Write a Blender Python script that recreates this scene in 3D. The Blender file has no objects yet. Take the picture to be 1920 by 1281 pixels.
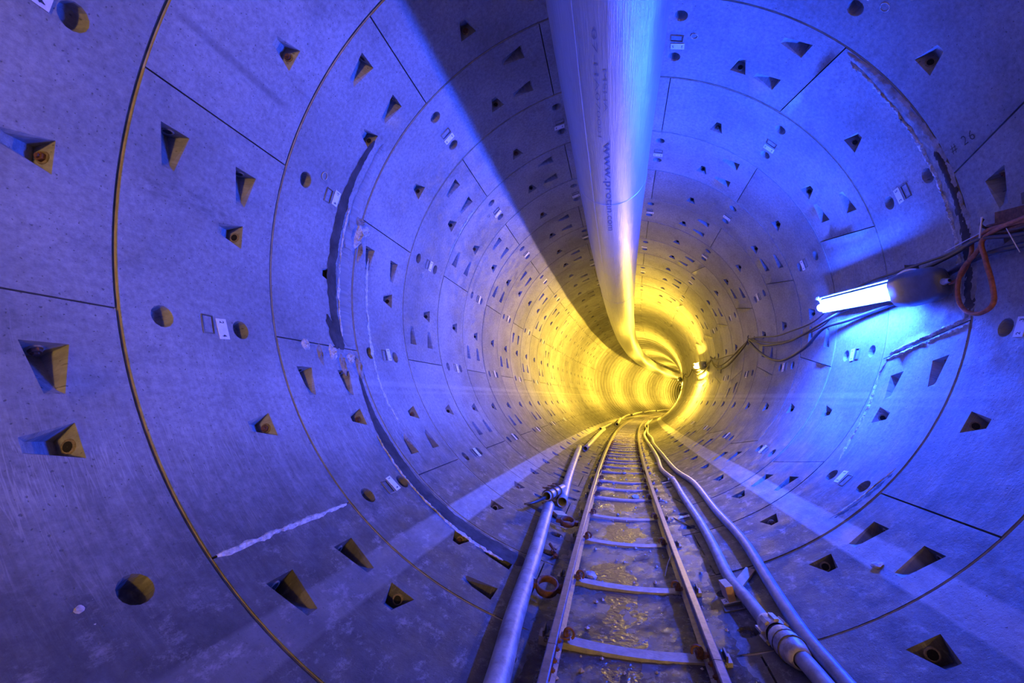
import bpy, bmesh, math, random
import numpy as np
from mathutils import Vector, Matrix, noise
from mathutils.geometry import delaunay_2d_cdt

random.seed(7)
# ------------------------------------------------------------------ tunnel geometry (metres)
W = 1.2                       # width of one lining ring
R = 1.2 / 0.42193             # inner radius
S1 = 0.68043 * R              # distance from the camera to ring joint 1
DS = 0.02 * R
_N0, _N1 = 700, 1700          # samples behind / ahead of the camera
_s = np.arange(-_N0, _N1 + 1) * DS / R
_k = 0.00882 + (0.0189 - 0.00882) / (1 + np.exp(-(_s - 7.76)))
_h = np.cumsum(_k) * 0.02; _h -= _h[_N0]
_v = 0.00075 * _s
_x = np.cumsum(np.sin(_h)) * DS; _x -= _x[_N0]
_y = np.cumsum(_v) * DS; _y -= _y[_N0]
_z = np.cumsum(np.cos(_h)) * DS; _z -= _z[_N0]

def frames(u):
    """centre, tangent, right, down of the lining at ring coordinate u (world axes)"""
    u = np.atleast_1d(np.asarray(u, float))
    s = (S1 + (u - 1) * W) / DS + _N0
    f = lambda a: np.interp(s, np.arange(len(a)), a)
    h, v = f(_h), f(_v)
    c = np.stack([f(_x), f(_z), R - f(_y)], 1)
    t = np.stack([np.sin(h), np.cos(h), -v], 1); t /= np.linalg.norm(t, axis=1)[:, None]
    r = np.stack([np.cos(h), -np.sin(h), 0 * h], 1)
    d = -np.cross(r, t)      # points down
    return c, t, r, d

def MXY(u, x, y):
    """ring frame: x right of centre, y below centre"""
    c, t, r, d = frames(u)
    x = np.atleast_1d(np.asarray(x, float))[:, None]; y = np.atleast_1d(np.asarray(y, float))[:, None]
    return c + r * x + d * y

def MP(u, th, rad):
    """polar: th degrees from the crown, positive to the right"""
    a = np.radians(np.atleast_1d(np.asarray(th, float)))
    rad = np.asarray(rad, float)
    return MXY(u, rad * np.sin(a), -rad * np.cos(a))

def frame_matrix(u, x, y):
    c, t, r, d = frames(u)
    p = MXY(u, x, y)[0]
    m = Matrix.Identity(4)
    for i in range(3):
        m[i][0] = r[0][i]; m[i][1] = t[0][i]; m[i][2] = -d[0][i]; m[i][3] = p[i]
    return m

# ------------------------------------------------------------------ camera, world, exposure
scene = bpy.context.scene
cam_data = bpy.data.cameras.new('camera'); cam = bpy.data.objects.new('camera', cam_data)
scene.collection.objects.link(cam); scene.camera = cam
cam_data.sensor_width = 36; cam_data.lens = 844.204 / 1920 * 36
cam_data.clip_start = 0.02; cam_data.clip_end = 300
A = np.array([[0.97744, 0.0, -0.211211], [-0.024557, 0.993218, -0.113645], [0.209779, 0.116268, 0.970811]])
wv = lambda v: np.array([v[0], v[2], -v[1]])
cr, cd, cf = wv(A[:, 0]), wv(A[:, 1]), wv(A[:, 2])
cm = Matrix.Identity(4)
cp = (-0.01609 * R, 0.0, R - 0.43118 * R)
for i in range(3):
    cm[i][0] = cr[i]; cm[i][1] = -cd[i]; cm[i][2] = -cf[i]; cm[i][3] = cp[i]
cam.matrix_world = cm

world = bpy.data.worlds.new('world'); scene.world = world; world.use_nodes = True
world.node_tree.nodes['Background'].inputs[0].default_value = (0.0, 0.0, 0.0, 1)
world.node_tree.nodes['Background'].inputs[1].default_value = 0.0
scene.view_settings.view_transform = 'Standard'; scene.view_settings.look = 'None'
scene.view_settings.exposure = 0.0; scene.view_settings.gamma = 1.0
scene.view_settings.use_curve_mapping = False
scene.cycles.max_bounces = 5; scene.cycles.diffuse_bounces = 3; scene.cycles.glossy_bounces = 3

BLUE = (0.014, 0.068, 1.0); BLUE_W = 1600.0
YELLOW = (1.0, 0.63, 0.055); YELLOW_W = 2150.0
WARM = (1.0, 0.56, 0.08); WARM_W = 2900.0

# ------------------------------------------------------------------ materials
def nodes_of(name):
    m = bpy.data.materials.new(name); m.use_nodes = True
    nt = m.node_tree; b = nt.nodes['Principled BSDF']
    return m, nt, b
def N(nt, kind, **kw):
    n = nt.nodes.new(kind)
    for k, v in kw.items():
        if k.startswith('i_'):
            key = k[2:]; key = int(key) if key.isdigit() else key.replace('_', ' ')
            n.inputs[key].default_value = v
        else: setattr(n, k, v)
    return n
def ramp(nt, src, stops):
    r = nt.nodes.new('ShaderNodeValToRGB'); e = r.color_ramp.elements
    while len(e) < len(stops): e.new(0.5)
    for q, (p, c) in zip(e, stops):
        q.position = p; q.color = (c, c, c, 1) if not isinstance(c, tuple) else c + (1,)
    nt.links.new(src, r.inputs[0]); return r
def mixc(nt, fac, a, b, mode='MIX'):
    m = nt.nodes.new('ShaderNodeMix'); m.data_type = 'RGBA'; m.blend_type = mode
    for sock, val in ((m.inputs[0], fac), (m.inputs[6], a), (m.inputs[7], b)):
        if isinstance(val, bpy.types.NodeSocket): nt.links.new(val, sock)
        elif isinstance(val, (int, float)): sock.default_value = val
        else: sock.default_value = tuple(val) + (1,)
    return m.outputs[2]
def mth(nt, op, a, b=None, c=None):
    m = nt.nodes.new('ShaderNodeMath'); m.operation = op
    for i, v in enumerate((a, b, c)):
        if v is None: continue
        if isinstance(v, bpy.types.NodeSocket): nt.links.new(v, m.inputs[i])
        else: m.inputs[i].default_value = v
    return m.outputs[0]
def bump(nt, b, height, strength=0.3, dist=0.01):
    n = nt.nodes.new('ShaderNodeBump'); n.inputs['Strength'].default_value = strength; n.inputs['Distance'].default_value = dist
    nt.links.new(height, n.inputs['Height']); nt.links.new(n.outputs[0], b.inputs['Normal']); return n

def simple(name, col, rough=0.6, metal=0.0, vary=0.25, scale=12.0, bmp=0.15, bscale=60.0, col2=None, dist=0.004):
    m, nt, b = nodes_of(name)
    tc = N(nt, 'ShaderNodeTexCoord')
    n1 = N(nt, 'ShaderNodeTexNoise', i_Scale=scale, i_Detail=6.0, i_Roughness=0.65)
    nt.links.new(tc.outputs['Object'], n1.inputs['Vector'])
    r = ramp(nt, n1.outputs[0], [(0.35, 0.0), (0.65, 1.0)])
    c2 = col2 or tuple(min(1, c * (1 + vary)) for c in col)
    c1 = tuple(c * (1 - vary) for c in col) if col2 is None else col
    nt.links.new(mixc(nt, r.outputs[0], c1, c2), b.inputs['Base Color'])
    b.inputs['Roughness'].default_value = rough; b.inputs['Metallic'].default_value = metal
    n2 = N(nt, 'ShaderNodeTexNoise', i_Scale=bscale, i_Detail=4.0)
    nt.links.new(tc.outputs['Object'], n2.inputs['Vector'])
    bump(nt, b, n2.outputs[0], bmp, dist)
    return m

def concrete_material():
    m, nt, b = nodes_of('lining_concrete')
    uv = N(nt, 'ShaderNodeUVMap'); sep = N(nt, 'ShaderNodeSeparateXYZ'); nt.links.new(uv.outputs[0], sep.inputs[0])
    th = mth(nt, 'MULTIPLY', sep.outputs[1], 180 / math.pi / R)          # degrees round the ring
    ath = mth(nt, 'ABSOLUTE', th)
    def nz(sx, sy, scale, detail=5.0, rough=0.6, off=0.0):
        mp = N(nt, 'ShaderNodeMapping'); mp.inputs['Scale'].default_value = (sx, sy, 1); mp.inputs['Location'].default_value = (off, off, 0)
        nt.links.new(uv.outputs[0], mp.inputs[0])
        n = N(nt, 'ShaderNodeTexNoise', i_Scale=scale, i_Detail=detail, i_Roughness=rough)
        nt.links.new(mp.outputs[0], n.inputs['Vector']); return n.outputs[0]
    # base mottling
    big = ramp(nt, nz(1, 1, 0.9, 6, 0.62), [(0.32, 0.24), (0.68, 0.41)])
    fine = ramp(nt, nz(1, 1, 26, 5, 0.7), [(0.28, 0.66), (0.72, 1.24)])
    c = mixc(nt, 1.0, big.outputs[0], fine.outputs[0], 'MULTIPLY')
    # cast tone that differs from one segment to the next
    info = N(nt, 'ShaderNodeObjectInfo')
    tone = ramp(nt, info.outputs['Random'], [(0.0, 0.86), (1.0, 1.12)])
    c = mixc(nt, 1.0, c, tone.outputs[0], 'MULTIPLY')
    # dark grime blotches
    g = ramp(nt, nz(1, 1.6, 2.2, 8, 0.75, 3.1), [(0.54, 0.0), (0.72, 0.55)])
    c = mixc(nt, g.outputs[0], c, (0.13, 0.125, 0.12))
    # lower wall: lime runs that follow the way the water ran, chalky and worn patches
    low = N(nt, 'ShaderNodeMapRange'); nt.links.new(ath, low.inputs[0])
    low.inputs[1].default_value = 104; low.inputs[2].default_value = 134
    st = ramp(nt, nz(9, 0.9, 3.0, 7, 0.7, 7.7), [(0.52, 0.0), (0.68, 0.55)])
    c = mixc(nt, mth(nt, 'MULTIPLY', st.outputs[0], low.outputs[0]), c, (0.55, 0.54, 0.52))
    st2 = ramp(nt, nz(7, 0.7, 2.5, 6, 0.7, 17.7), [(0.48, 0.0), (0.64, 0.55)])
    c = mixc(nt, mth(nt, 'MULTIPLY', st2.outputs[0], low.outputs[0]), c, (0.17, 0.155, 0.14))
    # thin wavering drip lines
    dn = nz(16, 1.1, 1.3, 3, 0.5, 23.0)
    dr = ramp(nt, dn, [(0.455, 0.0), (0.475, 1.0), (0.495, 0.0), (0.53, 0.0), (0.545, 0.8), (0.56, 0.0)])
    dr2 = ramp(nt, nz(1.2, 1.5, 1.5, 4, 0.6, 31.0), [(0.42, 0.0), (0.60, 0.75)])
    c = mixc(nt, mth(nt, 'MULTIPLY', mth(nt, 'MULTIPLY', dr.outputs[0], dr2.outputs[0]), low.outputs[0]), c, (0.58, 0.56, 0.54))
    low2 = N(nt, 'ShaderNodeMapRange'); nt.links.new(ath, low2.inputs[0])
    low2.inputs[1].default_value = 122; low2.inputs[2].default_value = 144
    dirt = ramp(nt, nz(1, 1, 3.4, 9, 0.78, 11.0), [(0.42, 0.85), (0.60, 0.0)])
    c = mixc(nt, mth(nt, 'MULTIPLY', low2.outputs[0], 0.84), c, (0.062, 0.060, 0.064))  # dark wet concrete and mud film, with lamp-hood shade painted into the colour
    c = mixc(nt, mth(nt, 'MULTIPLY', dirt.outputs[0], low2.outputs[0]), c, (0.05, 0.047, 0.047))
    chk = ramp(nt, nz(1, 1.4, 5.0, 9, 0.8, 5.0), [(0.53, 0.0), (0.68, 0.6)])
    c = mixc(nt, mth(nt, 'MULTIPLY', chk.outputs[0], low2.outputs[0]), c, (0.46, 0.44, 0.43))
    # pale paths worn along the lower walls by tyres, and a pale tide band at axle height
    def band(src, lo, hi, soft, amount):
        a = N(nt, 'ShaderNodeMapRange'); nt.links.new(src, a.inputs[0]); a.inputs[1].default_value = lo - soft; a.inputs[2].default_value = lo + soft
        d = N(nt, 'ShaderNodeMapRange'); nt.links.new(src, d.inputs[0]); d.inputs[1].default_value = hi - soft; d.inputs[2].default_value = hi + soft
        d.inputs[3].default_value = 1; d.inputs[4].default_value = 0
        return mth(nt, 'MULTIPLY', mth(nt, 'MULTIPLY', a.outputs[0], d.outputs[0]), amount)
    wear = ramp(nt, nz(1.0, 2.5, 4.0, 6, 0.7, 2.0), [(0.25, 0.45), (0.6, 1.0)])
    rt = mth(nt, 'ADD', th, mth(nt, 'MULTIPLY', sep.outputs[0], -0.25))
    lt = mth(nt, 'ADD', mth(nt, 'MULTIPLY', th, -1.0), mth(nt, 'MULTIPLY', sep.outputs[0], -0.42))
    for src, lo, hi, am in ((rt, 139.6, 144.2, 0.42), (lt, 143.8, 148.6, 0.42), (ath, 113.2, 114.6, 0.24), (ath, 115.6, 116.4, 0.14)):
        bnd = mth(nt, 'MULTIPLY', band(src, lo, hi, 0.25, am), wear.outputs[0])
        if src is lt or src is ath:      # worn only from the third ring on, fainter before it
            fd = N(nt, 'ShaderNodeMapRange'); nt.links.new(sep.outputs[0], fd.inputs[0]); fd.inputs[1].default_value = 2.2; fd.inputs[2].default_value = 3.8; fd.inputs[3].default_value = 0.35
            bnd = mth(nt, 'MULTIPLY', bnd, fd.outputs[0])
        c = mixc(nt, bnd, c, (0.66, 0.65, 0.63))
    # grease smear and scraped line on the second ring, upper left
    sm = ramp(nt, nz(2, 5, 4.0, 7, 0.75, 6.0), [(0.40, 0.0), (0.60, 1.0)])
    for a0_, a1_, t0_, t1_, sf, am in ((1.08 * W, 1.70 * W, 88.2, 91.2, 0.7, 0.55), (1.06 * W, 1.83 * W, 67.9, 68.9, 0.25, 0.45)):
        g1 = band(sep.outputs[0], a0_, a1_, 0.06, 1.0); g2 = band(mth(nt, 'MULTIPLY', th, -1.0), t0_, t1_, sf, am)
        mk = mth(nt, 'MULTIPLY', g1, g2)
        if am > .5: mk = mth(nt, 'MULTIPLY', mk, sm.outputs[0])
        c = mixc(nt, mk, c, (0.12, 0.11, 0.11))
    # pin holes
    pin = ramp(nt, nz(1, 1, 55, 1.0, 0.3, 9.0), [(0.70, 0.0), (0.76, 0.75)])
    c = mixc(nt, pin.outputs[0], c, (0.10, 0.10, 0.10))
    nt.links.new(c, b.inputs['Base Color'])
    ro = ramp(nt, nz(1, 1, 6, 5, 0.6, 1.0), [(0.3, 0.50), (0.7, 0.80)])
    b.inputs['Specular IOR Level'].default_value = 0.32
    wet = mth(nt, 'MULTIPLY', low2.outputs[0], 0.12)
    nt.links.new(mth(nt, 'SUBTRACT', ro.outputs[0], wet), b.inputs['Roughness'])
    h = mth(nt, 'ADD', mth(nt, 'MULTIPLY', nz(1, 1, 40, 6, 0.7), 0.6), mth(nt, 'MULTIPLY', nz(1, 1, 5, 5, 0.6), 1.0))
    h = mth(nt, 'ADD', h, mth(nt, 'MULTIPLY', mth(nt, 'MULTIPLY', nz(1, 1, 22, 8, 0.8, 4.0), low2.outputs[0]), 1.8))
    h = mth(nt, 'SUBTRACT', h, pin.outputs[0])
    bump(nt, b, h, 0.5, 0.007)
    return m

M_CONC = concrete_material()
M_GASK = simple('joint_packing', (0.46, 0.38, 0.26), 0.85, 0, 0.25, 8)
M_GAP = simple('joint_dark', (0.05, 0.045, 0.04), 0.9)
M_MORT = simple('repair_mortar', (0.34, 0.31, 0.27), 0.8, 0, 0.35, 9, 0.9, 22, None, 0.02)
M_MORTD = simple('damp_mortar', (0.075, 0.068, 0.065), 0.9, 0, 0.35, 6, 0.4, 45, None, 0.004)
M_MORTD.node_tree.nodes['Principled BSDF'].inputs['Specular IOR Level'].default_value = 0.12
M_LIME = simple('lime_crust', (0.62, 0.60, 0.55), 0.55, 0, 0.35, 30, 1.0, 40, None, 0.02)
M_STICK = simple('sticker_paper', (0.80, 0.80, 0.82), 0.5, 0, 0.08, 30)
M_INK = simple('black_ink', (0.025, 0.025, 0.03), 0.6, 0, 0.1)
M_STEEL = simple('rail_steel', (0.20, 0.18, 0.22), 0.36, 0.55, 0.3, 20, 0.25, 90)
M_SLEEP = simple('sleeper_steel', (0.20, 0.20, 0.22), 0.45, 0.1, 0.35, 14, 0.35, 60, (0.34, 0.33, 0.35), 0.006)
M_RUST = simple('rusty_steel', (0.17, 0.075, 0.04), 0.75, 0.3, 0.5, 25, 0.7, 50)
M_GALV = simple('muddy_galvanised_pipe', (0.22, 0.21, 0.21), 0.5, 0.2, 0.4, 7, 0.6, 35, (0.46, 0.46, 0.47))
M_DARK = simple('dark_steel', (0.10, 0.09, 0.085), 0.5, 0.6, 0.3, 20)
M_HOSE = simple('dusty_rubber_hose', (0.22, 0.21, 0.21), 0.5, 0, 0.35, 9, 0.3, 60, (0.40, 0.38, 0.37))
M_HOSED = simple('blue_grey_hose', (0.13, 0.14, 0.19), 0.42, 0, 0.3, 9, 0.3, 60, (0.26, 0.26, 0.32))
M_COUP = simple('worn_coupling', (0.42, 0.38, 0.34), 0.5, 0.25, 0.4, 18, 0.6, 45)
M_WOOD = simple('raw_pine', (0.62, 0.40, 0.20), 0.6, 0, 0.2, 14)
M_CABLE = simple('black_cable', (0.055, 0.045, 0.05), 0.5, 0, 0.2)
M_ORANGE = simple('orange_cable', (0.42, 0.13, 0.05), 0.55, 0, 0.35, 30)
M_TIE = simple('white_cable_tie', (0.75, 0.72, 0.75), 0.4, 0, 0.1)
M_HOUSE = simple('grey_lamp_housing', (0.11, 0.12, 0.15), 0.32, 0, 0.2, 10)
M_TRAY = simple('white_lamp_tray', (0.75, 0.75, 0.78), 0.3, 0.2, 0.05)
M_SOCK = simple('bolt_socket', (0.24, 0.19, 0.14), 0.8, 0.0, 0.4, 40)
M_HOLE = simple('bolt_bore', (0.012, 0.01, 0.01), 0.9)

def duct_material():
    m, nt, b = nodes_of('silvery_duct_fabric')
    uv = N(nt, 'ShaderNodeUVMap')
    def nz(sx, sy, rot, scale, detail=4.0, rough=0.6):
        mp = N(nt, 'ShaderNodeMapping'); mp.inputs['Scale'].default_value = (sx, sy, 1); mp.inputs['Rotation'].default_value = (0, 0, rot)
        nt.links.new(uv.outputs[0], mp.inputs[0])
        n = N(nt, 'ShaderNodeTexNoise', i_Scale=scale, i_Detail=detail, i_Roughness=rough)
        nt.links.new(mp.outputs[0], n.inputs['Vector']); return n.outputs[0]
    scr = ramp(nt, nz(0.6, 26, 0.9, 3.5, 5, 0.7), [(0.36, 0.0), (0.66, 1.0)])
    scr2 = ramp(nt, nz(0.6, 22, -0.8, 3.5, 5, 0.7), [(0.4, 0.0), (0.7, 1.0)])
    sm = ramp(nt, nz(1, 1, 0, 4, 8, 0.75), [(0.60, 0.0), (0.70, 0.7)])
    c = mixc(nt, scr.outputs[0], (0.42, 0.44, 0.47), (0.54, 0.56, 0.59))
    c = mixc(nt, sm.outputs[0], c, (0.36, 0.38, 0.42))
    nt.links.new(c, b.inputs['Base Color'])
    b.inputs['Metallic'].default_value = 0.55; b.inputs['Roughness'].default_value = 0.40
    b.inputs['Specular IOR Level'].default_value = 0.6
    h = mth(nt, 'ADD', mth(nt, 'MULTIPLY', scr.outputs[0], 0.25), mth(nt, 'MULTIPLY', scr2.outputs[0], 0.2))
    h = mth(nt, 'ADD', h, mth(nt, 'MULTIPLY', nz(0.5, 1.2, 0, 1.6, 3), 6.0))
    bump(nt, b, h, 0.35, 0.012)
    return m
M_DUCT = duct_material()
M_SEAM = simple('duct_seam_tape', (0.62, 0.60, 0.60), 0.42, 0.4, 0.1)
M_PRINT = simple('duct_print', (0.16, 0.17, 0.24), 0.5, 0.2, 0.1)

def mud_material():
    m, nt, b = nodes_of('wet_mud')
    tc = N(nt, 'ShaderNodeTexCoord')
    n1 = N(nt, 'ShaderNodeTexNoise', i_Scale=2.6, i_Detail=9.0, i_Roughness=0.72); nt.links.new(tc.outputs['Object'], n1.inputs['Vector'])
    r = ramp(nt, n1.outputs[0], [(0.40, 0.0), (0.62, 1.0)])
    c = mixc(nt, r.outputs[0], (0.055, 0.038, 0.030), (0.17, 0.145, 0.13))
    n3 = N(nt, 'ShaderNodeTexNoise', i_Scale=14, i_Detail=6.0, i_Roughness=0.75); nt.links.new(tc.outputs['Object'], n3.inputs['Vector'])
    r3 = ramp(nt, n3.outputs[0], [(0.56, 0.0), (0.66, 0.7)])
    c = mixc(nt, r3.outputs[0], c, (0.32, 0.29, 0.28))
    nt.links.new(c, b.inputs['Base Color'])
    rr = ramp(nt, n1.outputs[0], [(0.40, 0.07), (0.60, 0.42)]); nt.links.new(rr.outputs[0], b.inputs['Roughness'])
    n2 = N(nt, 'ShaderNodeTexNoise', i_Scale=28, i_Detail=8.0, i_Roughness=0.75); nt.links.new(tc.outputs['Object'], n2.inputs['Vector'])
    bump(nt, b, n2.outputs[0], 0.8, 0.03)
    return m
M_MUD = mud_material()
def water_material():
    m, nt, b = nodes_of('muddy_water')
    b.inputs['Base Color'].default_value = (0.06, 0.036, 0.034, 1); b.inputs['Roughness'].default_value = 0.24
    b.inputs['Specular IOR Level'].default_value = 0.9
    tc = N(nt, 'ShaderNodeTexCoord')
    n2 = N(nt, 'ShaderNodeTexNoise', i_Scale=22, i_Detail=6.0, i_Distortion=0.6); nt.links.new(tc.outputs['Object'], n2.inputs['Vector'])
    bump(nt, b, n2.outputs[0], 0.6, 0.03)
    return m
M_WATER = water_material()

def emit(name, col, w):
    m = bpy.data.materials.new(name); m.use_nodes = True; nt = m.node_tree
    nt.nodes.remove(nt.nodes['Principled BSDF'])
    e = nt.nodes.new('ShaderNodeEmission'); e.inputs[0].default_value = col + (1,); e.inputs[1].default_value = w
    nt.links.new(e.outputs[0], nt.nodes['Material Output'].inputs[0]); return m
M_EB = emit('blue_gelled_tube', BLUE, BLUE_W)
M_EY = emit('yellow_tube', YELLOW, YELLOW_W)
M_EW = emit('warm_tube', WARM, WARM_W)

# ------------------------------------------------------------------ object helpers
COL = scene.collection
def link(name, me, mat=None, parent=None, smooth=None):
    o = bpy.data.objects.new(name, me)
    COL.objects.link(o)
    if mat is not None and len(me.materials) == 0: me.materials.append(mat)
    if parent is not None: o.parent = parent
    if smooth is not None: me.polygons.foreach_set('use_smooth', [smooth] * len(me.polygons))
    return o
def mesh(name, verts, faces, mat=None, parent=None, smooth=False, uvs=None):
    me = bpy.data.meshes.new(name)
    me.from_pydata([tuple(map(float, v)) for v in verts], [], faces)
    if uvs is not None:
        l = me.uv_layers.new(name='UVMap')
        vi = np.empty(len(me.loops), int); me.loops.foreach_get('vertex_index', vi)
        l.data.foreach_set('uv', np.asarray(uvs, float)[vi].ravel())
    o = link(name, me, mat, parent, smooth)
    return o
def tag(o, label=None, cat=None, group=None, kind=None):
    if label: o['label'] = label
    if cat: o['category'] = cat
    if group: o['group'] = group
    if kind: o['kind'] = kind
    return o
def empty(name, label=None, cat=None, group=None, kind=None, loc=None):
    o = bpy.data.objects.new(name, None); COL.objects.link(o); o.empty_display_size = 0.1
    if loc is not None: o.location = loc
    return tag(o, label, cat, group, kind)
def keep(o, parent):
    """parent while keeping the world-space mesh in place (parents only carry a translation)"""
    o.parent = parent; o.matrix_parent_inverse = Matrix.Translation(-parent.location)
    return o

def smooth_path(pts, n=8):
    pts = [np.asarray(p, float) for p in pts]
    if len(pts) < 3: return [pts[0] + (pts[-1] - pts[0]) * i / n for i in range(n + 1)]
    P = [2 * pts[0] - pts[1]] + pts + [2 * pts[-1] - pts[-2]]
    out = []
    for i in range(1, len(P) - 2):
        for j in range(n):
            t = j / n; a, b, c, d = P[i - 1], P[i], P[i + 1], P[i + 2]
            out.append(0.5 * ((2 * b) + (c - a) * t + (2 * a - 5 * b + 4 * c - d) * t * t + (3 * b - a - 3 * c + d) * t ** 3))
    out.append(P[-2]); return out
def tube_data(path, rad, seg=10, caps=True, inner=None):
    """tube along a world path; rad is a number or a list"""
    P = np.array(path); n = len(P)
    rad = [rad] * n if np.isscalar(rad) else list(rad)
    T = np.gradient(P, axis=0); T /= np.linalg.norm(T, axis=1)[:, None] + 1e-12
    up = np.array([0, 0, 1.0]) if abs(T[0][2]) < 0.9 else np.array([1.0, 0, 0])
    nrm = np.cross(T[0], up); nrm /= np.linalg.norm(nrm)
    V = []; F = []
    for i in range(n):
        nrm = nrm - T[i] * (nrm @ T[i]); nrm /= np.linalg.norm(nrm) + 1e-12
        b = np.cross(T[i], nrm)
        for j in range(seg):
            a = 2 * math.pi * j / seg
            V.append(P[i] + rad[i] * (math.cos(a) * nrm + math.sin(a) * b))
    for i in range(n - 1):
        for j in range(seg):
            k = (j + 1) % seg
            F.append((i * seg + j, i * seg + k, (i + 1) * seg + k, (i + 1) * seg + j))
    if caps:
        F.append(tuple(range(seg))[::-1]); F.append(tuple(range((n - 1) * seg, n * seg)))
    return V, F
def merge(*parts):
    V = []; F = []
    for v, f in parts:
        o = len(V); V += list(v); F += [tuple(i + o for i in q) for q in f]
    return V, F
def tube(name, path, rad, mat, parent=None, seg=10, caps=True):
    V, F = tube_data(path, rad, seg, caps)
    return mesh(name, V, F, mat, parent, True)
def box_data(sx, sy, sz, c=(0, 0, 0), bev=0.0):
    x, y, z = sx / 2, sy / 2, sz / 2; b = min(bev, x * .45, y * .45, z * .45)
    bm = bmesh.new(); bmesh.ops.create_cube(bm, size=1)
    for v in bm.verts: v.co = Vector((v.co.x * sx, v.co.y * sy, v.co.z * sz))
    if b > 0: bmesh.ops.bevel(bm, geom=bm.edges[:], offset=b, segments=2, affect='EDGES', profile=0.6)
    V = [np.array(v.co) + np.array(c) for v in bm.verts]; F = [tuple(v.index for v in f.verts) for f in bm.faces]
    bm.free(); return V, F
def xf(data, m):
    V, F = data
    return [np.array(m @ Vector(v)) for v in V], F
def lathe_data(prof, seg=16):
    """profile [(radius, height)] about local z"""
    V = []; F = []
    for r_, h in prof:
        for j in range(seg):
            a = 2 * math.pi * j / seg; V.append((r_ * math.cos(a), r_ * math.sin(a), h))
    for i in range(len(prof) - 1):
        for j in range(seg):
            k = (j + 1) % seg; F.append((i * seg + j, i * seg + k, (i + 1) * seg + k, (i + 1) * seg + j))
    return V, F
def hexnut_data(r, h):
    return lathe_data([(0.001, 0), (r, 0), (r, h * .8), (r * .9, h), (r * .55, h), (r * .5, h * 1.5), (0.001, h * 1.5)], 6)
def torus_data(R0, r0, seg=20, sub=8, a0=0, a1=360):
    P = [(R0 * math.cos(math.radians(a0 + (a1 - a0) * i / seg)), R0 * math.sin(math.radians(a0 + (a1 - a0) * i / seg)), 0) for i in range(seg + 1)]
    return tube_data(P, r0, sub, True)
def orient(p, z, x=None):
    """matrix with local z along z at point p"""
    z = Vector(z).normalized(); x = Vector(x) if x is not None else (Vector((0, 0, 1)) if abs(z.z) < .9 else Vector((1, 0, 0)))
    x = (x - z * x.dot(z)).normalized(); y = z.cross(x)
    m = Matrix.Identity(4)
    for i in range(3): m[i][0] = x[i]; m[i][1] = y[i]; m[i][2] = z[i]; m[i][3] = p[i]
    return m
def text_mesh(s, size=1.0, spacing=1.0, bold=0.0):
    cu = bpy.data.curves.new('t', 'FONT'); cu.body = s; cu.size = size; cu.space_character = spacing
    cu.align_x = 'LEFT'; cu.align_y = 'CENTER'; cu.offset = bold; cu.resolution_u = 3
    o = bpy.data.objects.new('t', cu); COL.objects.link(o)
    dg = bpy.context.evaluated_depsgraph_get(); me = bpy.data.meshes.new_from_object(o.evaluated_get(dg))
    V = [tuple(v.co) for v in me.vertices]; F = [tuple(p.vertices) for p in me.polygons]
    bpy.data.objects.remove(o); bpy.data.curves.remove(cu); bpy.data.meshes.remove(me)
    return V, F

# ------------------------------------------------------------------ the lining
DEG = math.pi / 180 * R        # metres of arc per degree
wall = empty('wall_lining', 'bolted precast concrete segment lining of a round tunnel', 'wall', None, 'structure')
KEY = {-3: 133.4, -2: 103.4, -1: 73.4, 0: 43.4, 1: 13.4, 2: 43.4, 3: 73.4, 4: 103.4, 5: 133.4, 6: 103.4, 7: 133.4, 8: 103.4, 9: 73.4}
def key_of(k):
    if k in KEY: return KEY[k]
    return 103.4 if k % 2 == 0 else (73.4 if (k // 2) % 2 == 0 else 133.4)
FIRST, LAST, FAR = -12, 24, 62
GAPR, GAPL = 0.014, 0.006

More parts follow.
